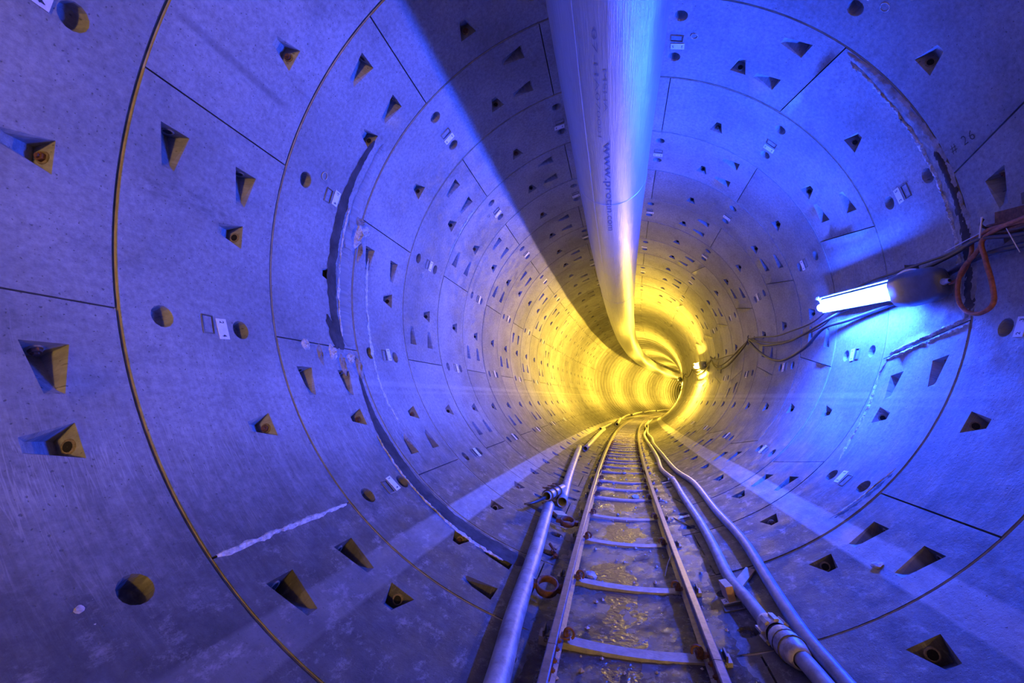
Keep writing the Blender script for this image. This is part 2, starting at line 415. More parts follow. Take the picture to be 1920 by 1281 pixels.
def joint_theta(k, n, a):
    """joint n of ring k (n = 0 right edge of the key ... 5 left edge) at a metres along the ring"""
    t = key_of(k) + 30 + 60 * n
    f = (a / W - 0.5) * 2
    if n == 0: t += 2.4 * f
    if n == 5: t -= 2.4 * f
    return t
def ring_segment(k, n, detail):
    """segment between joint n-1 and n (n = 0 is the key)"""
    lo = lambda a: joint_theta(k, (n - 1) % 6, a) - (360 if n == 0 else 0)
    hi = lambda a: joint_theta(k, n, a)
    mid = key_of(k) + 60 * n
    nth = 26
    P = []; E = []; loops = []
    def loop(pts):
        s = len(P); P.extend(pts); m_ = len(pts)
        E.extend([(s + i, s + (i + 1) % m_) for i in range(m_)]); loops.append(list(range(s, s + m_)))
    a0, a1 = GAPR, W - GAPR
    gl = GAPL / DEG
    bot = [(a0, lo(a0) + gl + (hi(a0) - lo(a0) - 2 * gl) * i / nth) for i in range(nth + 1)]
    top = [(a1, lo(a1) + gl + (hi(a1) - lo(a1) - 2 * gl) * i / nth) for i in range(nth, -1, -1)]
    rt = [(a0 + (a1 - a0) * i / 4, hi(a0 + (a1 - a0) * i / 4) - gl) for i in range(1, 4)]
    lt = [(a0 + (a1 - a0) * i / 4, lo(a0 + (a1 - a0) * i / 4) + gl) for i in range(3, 0, -1)]
    outer = bot + rt + top + lt
    loop([(a, t * DEG) for a, t in outer])
    pockets = []
    if detail:
        for dt in (-15, 15):                                  # bolts through the ring joint ahead
            t = mid + dt
            j = random.uniform(-.08, .08)
            pockets.append(('C', [(.565 * W, (t - .75 + j)), (.745 * W, (t - 1.85 + j)), (.745 * W, (t + 1.85 + j)), (.565 * W, (t + .75 + j))]))
        for nn, edge, sgn in (((n - 1) % 6, lo, 1), (n, hi, -1)):
            plus = nn < 3                                     # joints after the key: pockets on their far side
            if (plus and edge is lo) or (not plus and edge is hi):
                for ac in (.225, .705):
                    e = lambda a: edge(a * W) + sgn * 4.9
                    q = [(ac - .082, e(ac - .082)), (ac + .082, e(ac + .082)), (ac + .034, e(ac + .034) + sgn * 5.3), (ac - .034, e(ac - .034) + sgn * 5.3)]
                    pockets.append(('L', [(a * W, t) for a, t in q]))
        for ac in (.21, .705):
            pockets.append(('H', [(ac * W + .072 * math.cos(2 * math.pi * i / 14), mid + .072 * math.sin(2 * math.pi * i / 14) / DEG) for i in range(14)]))
    for kind, q in pockets: loop([(a, t * DEG) for a, t in q])
    ng = len(P)
    for i in range(1, nth):
        for a in (.3, .6, .9):
            P.append((a, (lo(a) + (hi(a) - lo(a)) * i / nth) * DEG))
    res = delaunay_2d_cdt([Vector(p) for p in P], E, [], 0, 1e-6)
    V2, F2 = res[0], res[2]
    polys = [[P[i] for i in l] for l in loops]
    def inside(x, y, pl):
        c = False; j = len(pl) - 1
        for i in range(len(pl)):
            if (pl[i][1] > y) != (pl[j][1] > y) and x < (pl[j][0] - pl[i][0]) * (y - pl[i][1]) / (pl[j][1] - pl[i][1]) + pl[i][0]: c = not c
            j = i
        return c
    V = []; F = []; UV = []
    off = random.uniform(-.003, .003)
    for v in V2: V.append((v.x, v.y, off))
    sm = 0
    for f in F2:
        cx = sum(V2[i].x for i in f) / len(f); cy = sum(V2[i].y for i in f) / len(f)
        if not inside(cx, cy, polys[0]): continue
        if any(inside(cx, cy, pl) for pl in polys[1:]): continue
        F.append(tuple(f))
    sm = len(F)
    def quad(*pts):
        s = len(V); V.extend(pts); F.append(tuple(range(s, s + len(pts))))
    # edge faces, with a small arris
    pl = polys[0]; m_ = len(pl)
    for i in range(m_):
        p, q = pl[i], pl[(i + 1) % m_]
        quad((p[0], p[1], off), (p[0], p[1], .075), (q[0], q[1], .075), (q[0], q[1], off))
    bolts = []
    for (kind, _), pl in zip(pockets, polys[1:]):
        if kind == 'H':
            cx = sum(p[0] for p in pl) / len(pl); cy = sum(p[1] for p in pl) / len(pl)
            rings = [(1.0, off), (.93, .012), (.78, .075), (.45, .088)]
            s = len(V)
            for f_, d_ in rings:
                for p in pl: V.append((cx + (p[0] - cx) * f_, cy + (p[1] - cy) * f_, d_))
            m2 = len(pl)
            for r_ in range(len(rings) - 1):
                for i in range(m2):
                    j = (i + 1) % m2
                    F.append((s + r_ * m2 + i, s + (r_ + 1) * m2 + i, s + (r_ + 1) * m2 + j, s + r_ * m2 + j))
            F.append(tuple(s + (len(rings) - 1) * m2 + i for i in range(m2)))
        else:
            if kind == 'C':
                n1, w1, w2, n2 = pl            # narrow, wide, wide, narrow
            else:
                w1, w2, n2, n1 = pl; 
                n1, n2 = n1, n2
            w1, w2, n1, n2 = map(np.array, (w1, w2, n1, n2))
            wc = (w1 + w2) / 2; nc = (n1 + n2) / 2; ax = nc - wc; ax /= np.linalg.norm(ax)
            dep = .115 if kind == 'C' else .13
            bw1 = wc + (w1 - wc) * .62 + ax * .018; bw2 = wc + (w2 - wc) * .62 + ax * .018
            bn1 = nc + (n1 - nc) * .7 - ax * .03; bn2 = nc + (n2 - nc) * .7 - ax * .03
            t3 = lambda p, d_: (float(p[0]), float(p[1]), d_)
            quad(t3(w1, off), t3(w2, off), t3(bw2, dep), t3(bw1, dep))
            quad(t3(n1, off), t3(bn1, .022), t3(bn2, .022), t3(n2, off))
            quad(t3(bn1, .022), t3(bw1, dep), t3(bw2, dep), t3(bn2, .022))
            quad(t3(w1, off), t3(bw1, dep), t3(bn1, .022), t3(n1, off))
            quad(t3(w2, off), t3(n2, off), t3(bn2, .022), t3(bw2, dep))
            fc = (np.array(t3(w1, off)) + np.array(t3(w2, off)) + np.array(t3(bw1, dep)) + np.array(t3(bw2, dep))) / 4
            bolts.append((fc + np.array([ax[0], ax[1], 0]) * .001, np.array([ax[0], ax[1], -.15])))
    V = np.array(V)
    pos = MP(k + V[:, 0] / W, V[:, 1] / DEG, R + V[:, 2])
    uv = np.stack([(k * W + V[:, 0]), V[:, 1] + 0 * V[:, 2]], 1)
    t0 = uv[:, 1] / DEG
    wrap = np.where(mid > 180, -360, 0) * DEG
    uv[:, 1] += wrap
    uv[:, 0] += V[:, 2] * .7; 
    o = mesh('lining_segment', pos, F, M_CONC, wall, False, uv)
    fl = np.zeros(len(F), bool); fl[:sm] = True
    o.data.polygons.foreach_set('use_smooth', fl)
    if detail and -1 <= k <= 9:
        for c_, ax_ in bolts:
            p = MP(k + c_[0] / W, c_[1] / DEG, R + c_[2])[0]
            p2 = MP(k + (c_[0] + ax_[0] * .1) / W, (c_[1] + ax_[1] * .1) / DEG, R + c_[2] + ax_[2] * .1)[0]
            m_ = orient(p, p2 - p)
            rusty = random.random() < .25
            d = lathe_data([(.001, .004), (.025, .004), (.027, .006), (.034, .006), (.037, .0), (.037, -.02)], 12)
            b = mesh('bolt_socket', *xf(d, m_), M_SOCK, o, True)
            if rusty: mesh('bolt_nut', *xf(hexnut_data(.026, .022), m_), M_RUST, o, False)
            else: mesh('bolt_bore', *xf(lathe_data([(.001, .0055), (.025, .0055), (.026, .003)], 12), m_), M_HOLE, o, False)
    return o, mid

segs = {}
for k in range(FIRST, LAST + 1):
    for n in range(6):
        if k < -3: pass
        segs[(k, n)] = ring_segment(k, n, k >= -2)
    # packing strip seen in the joint between this ring and the next
    th = np.linspace(-180, 180, 181)
    V = []; F = []
    prof = [(-.03, .06), (-.008, .045), (-.003, .016), (-.001, .014), (.001, .030), (.006, .030), (.0065, .010), (.014, .006), (.03, .06)]
    for t in th:
        for du, dr in prof: V.append(MP(k + 1 + du / W, t, R + dr)[0])
    q9 = len(prof)
    for i in range(len(th) - 1):
        for j in range(q9 - 1): F.append((i * q9 + j, i * q9 + j + 1, (i + 1) * q9 + j + 1, (i + 1) * q9 + j))
    mesh('joint_packing', V, F, M_GASK, wall, False)
    V = []; F = []
    for n in range(6):
        s = len(V)
        for a in (0, W):
            for dt in (-.6, .6): V.append(MP(k + a / W, joint_theta(k, n, a) + dt, R + .04)[0])
        F.append((s, s + 1, s + 3, s + 2))
    mesh('joint_filler', V, F, M_GAP, wall)
# beyond ring 25 the pieces are only a pixel or two wide: one joined part
V = []; F = []; UV = []
for k in range(LAST + 1, FAR):
    for n in range(6):
        nt_ = 12; s = len(V)
        for a, dr in ((0, .05), (.012, .0), (W - .012, .0), (W, .05)):
            l_ = joint_theta(k, (n - 1) % 6, a) - (360 if n == 0 else 0); h_ = joint_theta(k, n, a)
            for i in range(nt_ + 1):
                t = l_ + .15 + (h_ - l_ - .3) * i / nt_
                V.append(MP(k + a / W, t, R + dr)[0]); UV.append((k * W + a, (t - (360 if t > 180 else 0)) * DEG))
        for b_ in range(3):
            for i in range(nt_):
                q = s + b_ * (nt_ + 1) + i; F.append((q, q + 1, q + nt_ + 2, q + nt_ + 1))
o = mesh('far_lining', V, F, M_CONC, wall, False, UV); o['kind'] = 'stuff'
o.data.polygons.foreach_set('use_smooth', [True] * len(F))
# dark backing shell in the far joints
V = []; F = []
for i in range(LAST + 1, FAR + 1):
    for t in range(0, 360, 10): V.append(MP(i, t, R + .06)[0])
m_ = 36
for i in range(FAR - LAST - 1):
    for j in range(m_): F.append((i * m_ + j, i * m_ + (j + 1) % m_, (i + 1) * m_ + (j + 1) % m_, (i + 1) * m_ + j))
o = mesh('far_joint_backing', V, F, M_GAP, wall)

# stickers and debossed plates between the two lifting holes
def on_wall(k, n, pts, lift):
    """pts in (a metres, arc metres relative to the middle of the segment)"""
    mid = key_of(k) + 60 * n
    P = np.array(pts, float)
    return MP(k + P[:, 0] / W, mid + P[:, 1] / DEG, R - lift)
codes = {(-1, 0): '2091.7', (1, 3): '2171.6', (0, 3): '2098.4', (1, 4): '2086.4', (2, 4): '1045.4', (3, 4): '2058.5', (3, 5): '2171.5', (3, 0): '2171.8'}
rnd = random.Random(3)
for k in range(-1, 13):
    for n in range(6):
        seg, mid = segs[(k, n)]
        mm = mid - 360 if mid > 180 else mid
        if abs(mm) > 165: continue
        near = k <= 8
        ca = (.575 + rnd.uniform(-.02, .03)) * W; cb = rnd.uniform(-.02, .02); ro = rnd.uniform(-.12, .12)
        wa, wb = .042, .075
        def rp(x, y): return (ca + x * math.cos(ro) - y * math.sin(ro), cb + x * math.sin(ro) + y * math.cos(ro))
        if k == 0 and abs(mm + 136.6) < 2: continue
        q = [rp(-wa, -wb), rp(wa, -wb), rp(wa, wb), rp(-wa, wb)]
        V = list(on_wall(k, n, q, .0055)) + list(on_wall(k, n, q, .0))
        mesh('sticker', V, [(0, 1, 2, 3), (0, 4, 5, 1), (1, 5, 6, 2), (2, 6, 7, 3), (3, 7, 4, 0)], M_STICK, seg)
        if near:
            code = None
            for (kk, nn), c_ in codes.items():
                tm = key_of(kk) + 60 * nn
            code = {0: '2098.4', 1: '2086.4', 2: '1045.4'}.get(k) if mm < 0 else {3: '2171.5', 2: '2170.3'}.get(k)
            if code is None: code = '2%03d.%d' % (rnd.randint(30, 190), rnd.randint(1, 9))
            tv, tf = text_mesh(code, .05, 1.0, .0012)
            xs = [v[0] for v in tv]; x0, x1 = min(xs), max(xs)
            pts = [rp(v[1] * 1.0, -((v[0] - x0) / (x1 - x0) - .5) * .118) for v in tv]
            mesh('sticker_lettering', on_wall(k, n, pts, .0062), [f[::-1] for f in tf], M_INK, seg)
        # debossed name plate beside it: a shallow raised frame
        if near:
            c2 = ca - .115
            oo = [(c2 - .045, -.069), (c2 + .045, -.069), (c2 + .045, .069), (c2 - .045, .069)]
            ii = [(c2 - .036, -.060), (c2 + .036, -.060), (c2 + .036, .060), (c2 - .036, .060)]
            V = [p for q_, l_ in ((oo, 0), (oo, .007), (ii, .007), (ii, .001)) for p in on_wall(k, n, q_, l_)]
            mesh('raised_plate_rim', V, [(r_ * 4 + i, r_ * 4 + (i + 1) % 4, r_ * 4 + 4 + (i + 1) % 4, r_ * 4 + 4 + i) for r_ in range(3) for i in range(4)], M_CONC, seg, False, [(k * W, i) for i in range(16)])
# handwritten mark and ring-shaped casting marks
seg26 = segs[(2, 0)][0]
tv, tf = text_mesh('# 26', .11, 1.3, -.001)
pts = [(2.93 * W - v[0] * 1.0, v[1]) for v in tv]
P = np.array(pts); mesh('handwritten_mark', MP(P[:, 0] / W, 72.2 + P[:, 1] / DEG * -1, R - .006), tf, M_INK, seg26)
for u_, t_ in ((2.38, -73.8), (2.59, 47.4), (4.4, -80.3), (5.4, -50), (3.42, 17)):
    k = int(u_); p = MP(u_, t_, R)[0]; inw = MP(u_, t_, R - 1)[0] - p
    best = min(range(6), key=lambda n: abs(((segs[(k, n)][1] - t_ + 180) % 360) - 180))
    mesh('casting_ring', *xf(torus_data(.036, .004, 18, 5), orient(p + inw * .004, inw)), M_LIME, segs[(k, best)][0], True)

# repaired joint: ragged mortar strips laid on the lining
def strip(name, path, mat, thick=.012, rag=.25, parent=None, across=5, step=.35, seed=1, axis='u'):
    """path of (u, theta, half width in ring widths [u] or degrees [t])"""
    rr = random.Random(seed); V = []; F = []; rows = 0; UV = []
    pp = smooth_path([np.array(p, float) for p in path], 6)
    # resample finely
    out = []
    for a, b in zip(pp[:-1], pp[1:]):
        d = math.hypot((b[0] - a[0]) * W, (b[1] - a[1]) * DEG); m_ = max(1, int(d / .018))
        for i in range(m_): out.append(a + (b - a) * i / m_)
    out.append(pp[-1]); m_ = len(out)
    for i, (u_, t_, w_) in enumerate(out):
        e = min(1, i / 3, (m_ - 1 - i) / 3) if m_ > 6 else 1
        dd = i * .03
        for j in range(across + 2):
            f = (j / (across + 1)) * 2 - 1
            edge = j in (0, across + 1)
            nn = 1.1 * noise.noise(Vector((dd * 6 + seed, 1.7, 3.1 * (f > 0)))) + .8 * noise.noise(Vector((dd * 21, 4.4 + seed, 5 * f))) + .5 * noise.noise(Vector((dd * 60, 9.1 + seed, 7 * f)))
            ww = w_ * (1 + rag * nn * 1.6) * (.35 + .65 * e)
            h = -.001 if edge else thick * (.45 + .55 * (1 - abs(f)) + .8 * rag * noise.noise(Vector((dd * 30, 2.2, f * 4 + seed))) + 1.2 * rag * noise.noise(Vector((dd * 70, 7.2, f * 6 + seed)))) * (.3 + .7 * e)
            if axis == 'u': V.append(MP(u_ + f * ww, t_, R - max(h, -.001) - .002)[0])
            else: V.append(MP(u_, t_ + f * ww, R - max(h, -.001) - .002)[0])
            UV.append((u_ * W, t_ * DEG))
    c_ = across + 2
    for i in range(m_ - 1):
        for j in range(c_ - 1): F.append((i * c_ + j, i * c_ + j + 1, (i + 1) * c_ + j + 1, (i + 1) * c_ + j))
    return mesh(name, V, F, mat, parent or wall, True, UV)
strip('damp_mortar_band', [(2.74, -61, .025), (2.70, -70, .04), (2.69, -77, .055), (2.69, -90, .06), (2.72, -100, .05), (2.76, -107, .06)], M_MORTD, .006, .12, seed=2)
strip('repair_mortar', [(2.86, -60, .02), (2.86, -75, .05), (2.85, -90, .07), (2.88, -106, .06)], M_CONC, .010, .3, seed=3)
strip('damp_mortar_band', [(2.62, -100, .03), (2.66, -103, .05), (2.70, -107, .05)], M_MORTD, .006, .3, seed=33)
strip('damp_mortar_band', [(2.93, -112, .02), (2.90, -120, .04), (2.88, -128, .075), (2.86, -140, .085), (2.85, -150, .10), (2.84, -158, .115), (2.84, -164, .10)], M_MORTD, .008, .10, seed=4)
strip('lime_crust', [(2.79, -126, .006), (2.765, -140, .008), (2.74, -150, .012), (2.71, -160, .015)], M_LIME, .012, .9, seed=5, across=3)
strip('repair_mortar', [(3.04, 46.6, .02), (3.06, 56, .05), (3.07, 68, .065), (3.06, 80, .07), (3.05, 92, .07), (3.06, 100.5, .06)], M_MORT, .016, .25, seed=6)
strip('lime_crust', [(3.09, 48, .010), (3.12, 60, .016), (3.135, 72, .018), (3.13, 84, .012), (3.12, 96, .012)], M_LIME, .020, .9, seed=7, across=3)
strip('damp_mortar_band', [(3.045, 70, .03), (3.04, 84, .045), (3.04, 100, .05)], M_MORTD, .020, .25, seed=8)
strip('lime_crust', [(3.02, 101.75, .32), (3.3, 103.05, .30), (3.6, 104.5, .28), (3.93, 106.05, .25)], M_LIME, .014, .9, seed=9, across=3, axis='t')
strip('lime_crust', [(3.06, 100.6, .28), (3.35, 101.95, .30), (3.6, 103.2, .28), (3.9, 104.7, .25)], M_LIME, .012, .9, seed=10, across=3, axis='t')
strip('damp_mortar_band', [(3.045, 128.5, .012), (3.065, 132, .032), (3.09, 137, .036), (3.13, 142, .02)], M_GAP, .0015, .25, seed=11)
strip('lime_crust', [(3.06, 128, .006), (3.105, 132, .008), (3.135, 138, .007), (3.155, 142, .005)], M_LIME, .007, .9, seed=12, across=3)
strip('lime_crust', [(3.90, 106, .012), (3.96, 110, .012), (3.93, 116, .015), (3.88, 124, .012), (3.80, 130, .010)], M_LIME, .012, .9, seed=13, across=3)
strip('lime_crust', [(3.22, -84, .012), (3.24, -92, .014), (3.26, -104, .016), (3.24, -116, .014), (3.28, -124, .012)], M_LIME, .006, .9, seed=14, across=3)
strip('lime_crust', [(2.78, -76, .006), (2.79, -90, .010), (2.80, -104, .010)], M_LIME, .010, .9, seed=15, across=3)
strip('lime_crust', [(4.94, -52, .010), (4.96, -60, .016), (4.96, -70, .008)], M_LIME, .008, .9, seed=16, across=3)
strip('repair_mortar', [(1.03, -136.6, .34), (1.4, -136.6, .32), (1.96, -136.6, .28)], M_LIME, .012, .5, seed=17, across=3, axis='t')
def lump(name, u_, t_, su, st, h, seed, mat):
    V = []; F = []; m_ = 14; rn = 5
    for i in range(rn + 1):
        f = i / rn
        for j in range(m_):
            a = 2 * math.pi * j / m_
            w_ = 1 + .45 * noise.noise(Vector((math.cos(a) * 1.5 + seed, math.sin(a) * 1.5, seed)))
            hh = h * (1 - f * f) * (1 + .8 * noise.noise(Vector((f * 4, a * 2, seed)))) - (.002 if i == rn else 0)
            V.append(MP(u_ + su * f * w_ * math.cos(a), t_ + st * f * w_ * math.sin(a), R - hh)[0])
    for i in range(rn):
        for j in range(m_):
            k_ = (j + 1) % m_; F.append((i * m_ + j, i * m_ + k_, (i + 1) * m_ + k_, (i + 1) * m_ + j))
    return mesh(name, V, F, mat, wall, False)
for i, (u_, t_, su, st, h) in enumerate([(2.30, -107.2, .05, 1.0, .03), (2.45, -108.6, .04, 2.0, .02), (2.62, -108, .06, 1.6, .035), (2.72, -110.2, .03, 2.4, .03), (2.86, -108.6, .05, 1.2, .04),
                                        (2.95, -110.5, .04, 3.0, .035), (2.99, -80.5, .05, 2.8, .05), (2.97, -77.5, .07, 1.0, .045), (3.1, -78.6, .06, 1.2, .03), (3.05, -84, .02, 3.0, .04)]):
    lump('grout_lump', u_, t_, su, st, h, i * 3.7, M_MORT if i % 2 else M_LIME)

# ------------------------------------------------------------------ floor: mud, water
GX = -0.0 * R
def mud_h(u_, x):
    v = Vector((x * 2.2, u_ * 1.6, 0))
    return .050 - .014 * math.exp(-((x - .04) / .16) ** 2) + .018 * noise.noise(v) + .012 * noise.noise(v * 3.3) + .007 * noise.noise(v * 9) + .10 * max(0, x - .25)
V = []; F = []; us = np.concatenate([np.arange(-2, 9, .045), np.arange(9, 26, .25), np.arange(26, 60, 1.0)])
xs = np.linspace(-.62, .86, 44)
for u_ in us:
    P = MXY(np.full(len(xs), u_), xs, [R - mud_h(u_, x) for x in xs]); V += list(P)
n_ = len(xs)
for i in range(len(us) - 1):
    for j in range(n_ - 1): F.append((i * n_ + j, i * n_ + j + 1, (i + 1) * n_ + j + 1, (i + 1) * n_ + j))
floor_o = mesh('floor_mud', V, F, M_MUD, None, True)
tag(floor_o, 'wet brown mud and silt lying along the tunnel invert under the rails', 'mud', None, 'structure')
V = []; F = []; us2 = np.concatenate([np.arange(-1.5, 9, .06), np.arange(9, 30, .4)])
for u_ in us2:
    c0 = .04; w_ = .34
    for f in (-1, -.5, 0, .5, 1):
        x = c0 + f * w_; V.append(MXY(u_, x, R - .041)[0])
for i in range(len(us2) - 1):
    for j in range(4): F.append((i * 5 + j, i * 5 + j + 1, (i + 1) * 5 + j + 1, (i + 1) * 5 + j))
water = mesh('floor_water', V, F, M_WATER, None, True)
tag(water, 'thin trickle of brown water down the middle between the rails', 'water', None, 'structure')

# ------------------------------------------------------------------ railway track
XC = 0.0247 * R; G2 = 0.1585 * R; RT = 0.0705 * R      # centre, half gauge, rail top above invert
track = empty('railway_track', 'narrow gauge steel construction railway on curved steel sleepers along the invert', 'railway', loc=tuple(MXY(0, XC, R)[0]))
RAILP = [(-.042, 0), (.042, 0), (.042, .008), (.012, .018), (.007, .026), (.007, .078), (.024, .086), (.026, .104), (.020, .110), (-.020, .110), (-.026, .104), (-.024, .086), (-.007, .078), (-.007, .026), (-.012, .018), (-.042, .008)]
def rail(x0, u0, u1):
    us = np.arange(u0, u1, .12 if u1 < 14 else .3); us = np.append(us, u1); V = []; F = []
    for u_ in us:
        V += list(MXY(np.full(len(RAILP), u_), [x0 + p[0] for p in RAILP], [R - RT + .110 - p[1] for p in RAILP]))
    m_ = len(RAILP)
    for i in range(len(us) - 1):
        for j in range(m_): F.append((i * m_ + j, (i + 1) * m_ + j, (i + 1) * m_ + (j + 1) % m_, i * m_ + (j + 1) % m_))
    F.append(tuple(range(m_))); F.append(tuple(range((len(us) - 1) * m_, len(us) * m_))[::-1])
    o = mesh('rail', V, F, M_STEEL); keep(o, track); return o
g = .006
for x0, js in ((XC - G2, [-2.5, 1.68, 7.1, 12.3, 17.5, 22.7, 60]), (XC + G2, [-2.5, 1.745, 7.3, 12.5, 17.7, 22.9, 60])):
    for a, b in zip(js[:-1], js[1:]):
        r_ = rail(x0, a + g / W / 2, b - g / W / 2)
    for jn in js[1:3]:
        for sd in (-1, 1):
            P = box_data(.010, .42, .05, (sd * .014, 0, 0), .003)
            fm = frame_matrix(jn, x0, R - RT + .058)
            fp = mesh('fishplate', *xf(P, fm), M_RUST); keep(fp, track)
            for y in (-.15, -.06, .06, .15):
                bo = mesh('fishplate_bolt', *xf(hexnut_data(.015, .014), fm @ orient(Vector((sd * .019, y, 0)), (sd, 0, 0))), M_RUST); bo.parent = fp
# sleepers: shallow curved steel channels
def sleeper_data():
    V = []; F = []; xs_ = np.linspace(-.565, .565, 15)
    prof = [(-.055, -.05), (-.050, 0), (.050, 0), (.055, -.05)]
    for x in xs_:
        zt = .030 * (x / .45) ** 2
        for y, z in prof: V.append((x, y, z + zt))
    for i in range(len(xs_) - 1):
        for j in range(3): F.append((i * 4 + j, i * 4 + j + 1, (i + 1) * 4 + j + 1, (i + 1) * 4 + j))
        F.append((i * 4 + 3, i * 4, (i + 1) * 4, (i + 1) * 4 + 3))
    F.append((0, 3, 2, 1)[::-1]); e = (len(xs_) - 1) * 4; F.append((e, e + 1, e + 2, e + 3)[::-1])
    return V, F
sl_me = bpy.data.meshes.new('sleeper'); V, F = sleeper_data(); sl_me.from_pydata(V, [], F); sl_me.materials.append(M_SLEEP)
def clip_data(sd):
    m1 = box_data(.07, .075, .012, (sd * .045, 0, .012), .003)
    m2 = xf(hexnut_data(.022, .022), Matrix.Translation((sd * .060, 0, .018)))
    m3 = xf(torus_data(.030, .009, 14, 6, -60, 210), Matrix.Translation((sd * .075, -.02, .040)) @ Matrix.Rotation(math.radians(80), 4, 'X'))
    return merge(m1, m2, m3)
def clip_out_data(sd):
    m1 = box_data(.07, .07, .012, (sd * .045, 0, .012), .003)
    m2 = box_data(.012, .10, .06, (sd * .085, 0, .02), .003)
    m3 = xf(lathe_data([(.001, .12), (.012, .12), (.012, 0)], 8), Matrix.Translation((sd * .07, -.06, .0)) @ Matrix.Rotation(math.radians(-80), 4, 'X'))
    return merge(m1, m2, m3)
clip_me = {}
for key_, fn, sd in (('rail_clip', clip_data, 1), ('rail_clip.', clip_data, -1), ('rail_clamp', clip_out_data, 1), ('rail_clamp.', clip_out_data, -1)):
    me = bpy.data.meshes.new('rail_clip'); me.from_pydata(*[list(map(tuple, fn(sd)[0])), [], fn(sd)[1]]); me.materials.append(M_RUST if 'clip' in key_ else M_DARK); clip_me[key_] = me
sl_u = [-1.0, 0.05, 1.02, 1.93, 2.73, 3.66, 4.52, 5.46, 6.08, 6.64, 7.55]
u_ = 8.15
while u_ < 30: sl_u.append(u_); u_ += .52 + .12 * math.sin(u_ * 7)
while u_ < 50: sl_u.append(u_); u_ += 1.0
for i, u_ in enumerate(sl_u):
    zt = RT - .110 - .030 * (G2 / .45) ** 2
    o = bpy.data.objects.new('sleeper', sl_me); COL.objects.link(o)
    o.parent = track; o.matrix_parent_inverse = Matrix.Translation(-track.location)
    o.matrix_basis = frame_matrix(u_, XC, R - zt) @ Matrix.Rotation(random.uniform(-.025, .025), 4, 'Z')
    if u_ < 12.5:
        fm = frame_matrix(u_, XC, R - zt)
        for sx in (-1, 1):
            for io, nm in ((-1, 'rail_clip'), (1, 'rail_clamp')):
                sd = sx * io
                c_ = bpy.data.objects.new('rail_clip' if io < 0 else 'rail_clamp', clip_me[nm if sd > 0 else nm + '.']); COL.objects.link(c_)
                c_.parent = o; c_.matrix_basis = Matrix.Translation((sx * G2, 0, .030 * (G2 / .45) ** 2 - .002))

# lumps of stone and mud along the track
def rock_data(s, seed, fl=.6):
    bm = bmesh.new(); bmesh.ops.create_icosphere(bm, subdivisions=2, radius=1)
    for v in bm.verts:
        n1 = noise.noise(v.co * 1.3 + Vector((seed, 0, 0))) * .55 + noise.noise(v.co * 3 + Vector((seed, 5, 0))) * .2
        v.co = v.co * (1 + n1); v.co = Vector((v.co.x * s, v.co.y * s * 1.15, v.co.z * s * fl))
    V = [np.array(v.co) for v in bm.verts]; F = [tuple(v.index for v in f.verts) for f in bm.faces]; bm.free(); return V, F
M_ROCK = simple('pale_stone', (0.45, 0.42, 0.40), 0.6, 0, 0.35, 20, 0.6, 40)
rocks = [(5.65, XC + .20, .065, 'pale fist sized stone lying against the sixth visible sleeper'), (2.88, XC - .30, .05, 'small muddy stone beside the left rail near a clip'),
         (7.5, XC + .03, .045, 'small dark stone in the middle of the track, yellow lit')]
for i, (u_, x, s, lb) in enumerate(rocks):
    o = mesh('loose_stone', *xf(rock_data(s, i * 7.1), Matrix.Identity(4)), M_ROCK); o.matrix_world = frame_matrix(u_, x, R - .06)
    tag(o, lb, 'stone', None)
# scattered crumbs: nobody could count them
V = []; F = []; rs = random.Random(5)
for i in range(420):
    u_ = rs.uniform(.6, 16) if i < 330 else rs.uniform(14, 30); x = rs.choice([rs.gauss(XC, .3), rs.uniform(-.55, .75)])
    if abs(x) > .8: continue
    s = rs.uniform(.006, .024)
    h = max(mud_h(u_, x), R - math.sqrt(R * R - x * x)) + s * .3
    c_ = MXY(u_, x, R - h)[0]; b0 = len(V)
    for dx, dy, dz in ((1, 0, 0), (-1, .2, 0), (.1, 1, .1), (0, -1, 0), (.1, 0, .9), (0, 0, -.9)):
        V.append(c_ + np.array([dx, dy, dz]) * s * rs.uniform(.6, 1.2))
    for a, b, c2 in ((0, 2, 4), (2, 1, 4), (1, 3, 4), (3, 0, 4), (2, 0, 5), (1, 2, 5), (3, 1, 5), (0, 3, 5)): F.append((b0 + a, b0 + b, b0 + c2))
tag(mesh('gravel_crumbs', V, F, M_ROCK), 'fine gravel crumbs and grit scattered in the mud along the track', 'gravel', None, 'stuff')

# ------------------------------------------------------------------ pipes on the left
def pol(pts): return [MP(*p)[0] for p in pts]
def pipe(name, pts, rad, mat, label, open_start=True, n=6, cat='pipe', group=None):
    P = smooth_path(pol(pts), n)
    Vo, Fo = tube_data(P, rad, 18, False); Vi, Fi = tube_data(P, rad - .006, 18, False)
    Fi = [f[::-1] for f in Fi]; m_ = len(Vo); e = (len(P) - 1) * 18
    F = Fo + [tuple(i + m_ for i in f) for f in Fi]
    for j in range(18):
        k_ = (j + 1) % 18
        F.append((j, m_ + j, m_ + k_, k_)); F.append((e + j, e + k_, m_ + e + k_, m_ + e + j))
    root = empty(name, label, cat, group, loc=tuple(P[0]))
    o = mesh('pipe_body', list(Vo) + list(Vi), F, mat, None, True); keep(o, root)
    for q in (0, -1):
        d = P[1] - P[0] if q == 0 else P[-1] - P[-2]
        if q == 0 and not open_start: continue
        c_ = mesh('end_collar', *xf(lathe_data([(rad + .0005, -.0), (rad + .007, .003), (rad + .007, .022), (rad + .0005, .025)], 18), orient(P[q] + (0 if q == 0 else -1) * d / np.linalg.norm(d) * .03, d)), mat, None, True); keep(c_, root)
    return root, P
pr = .066
r1 = (R - pr - .012)
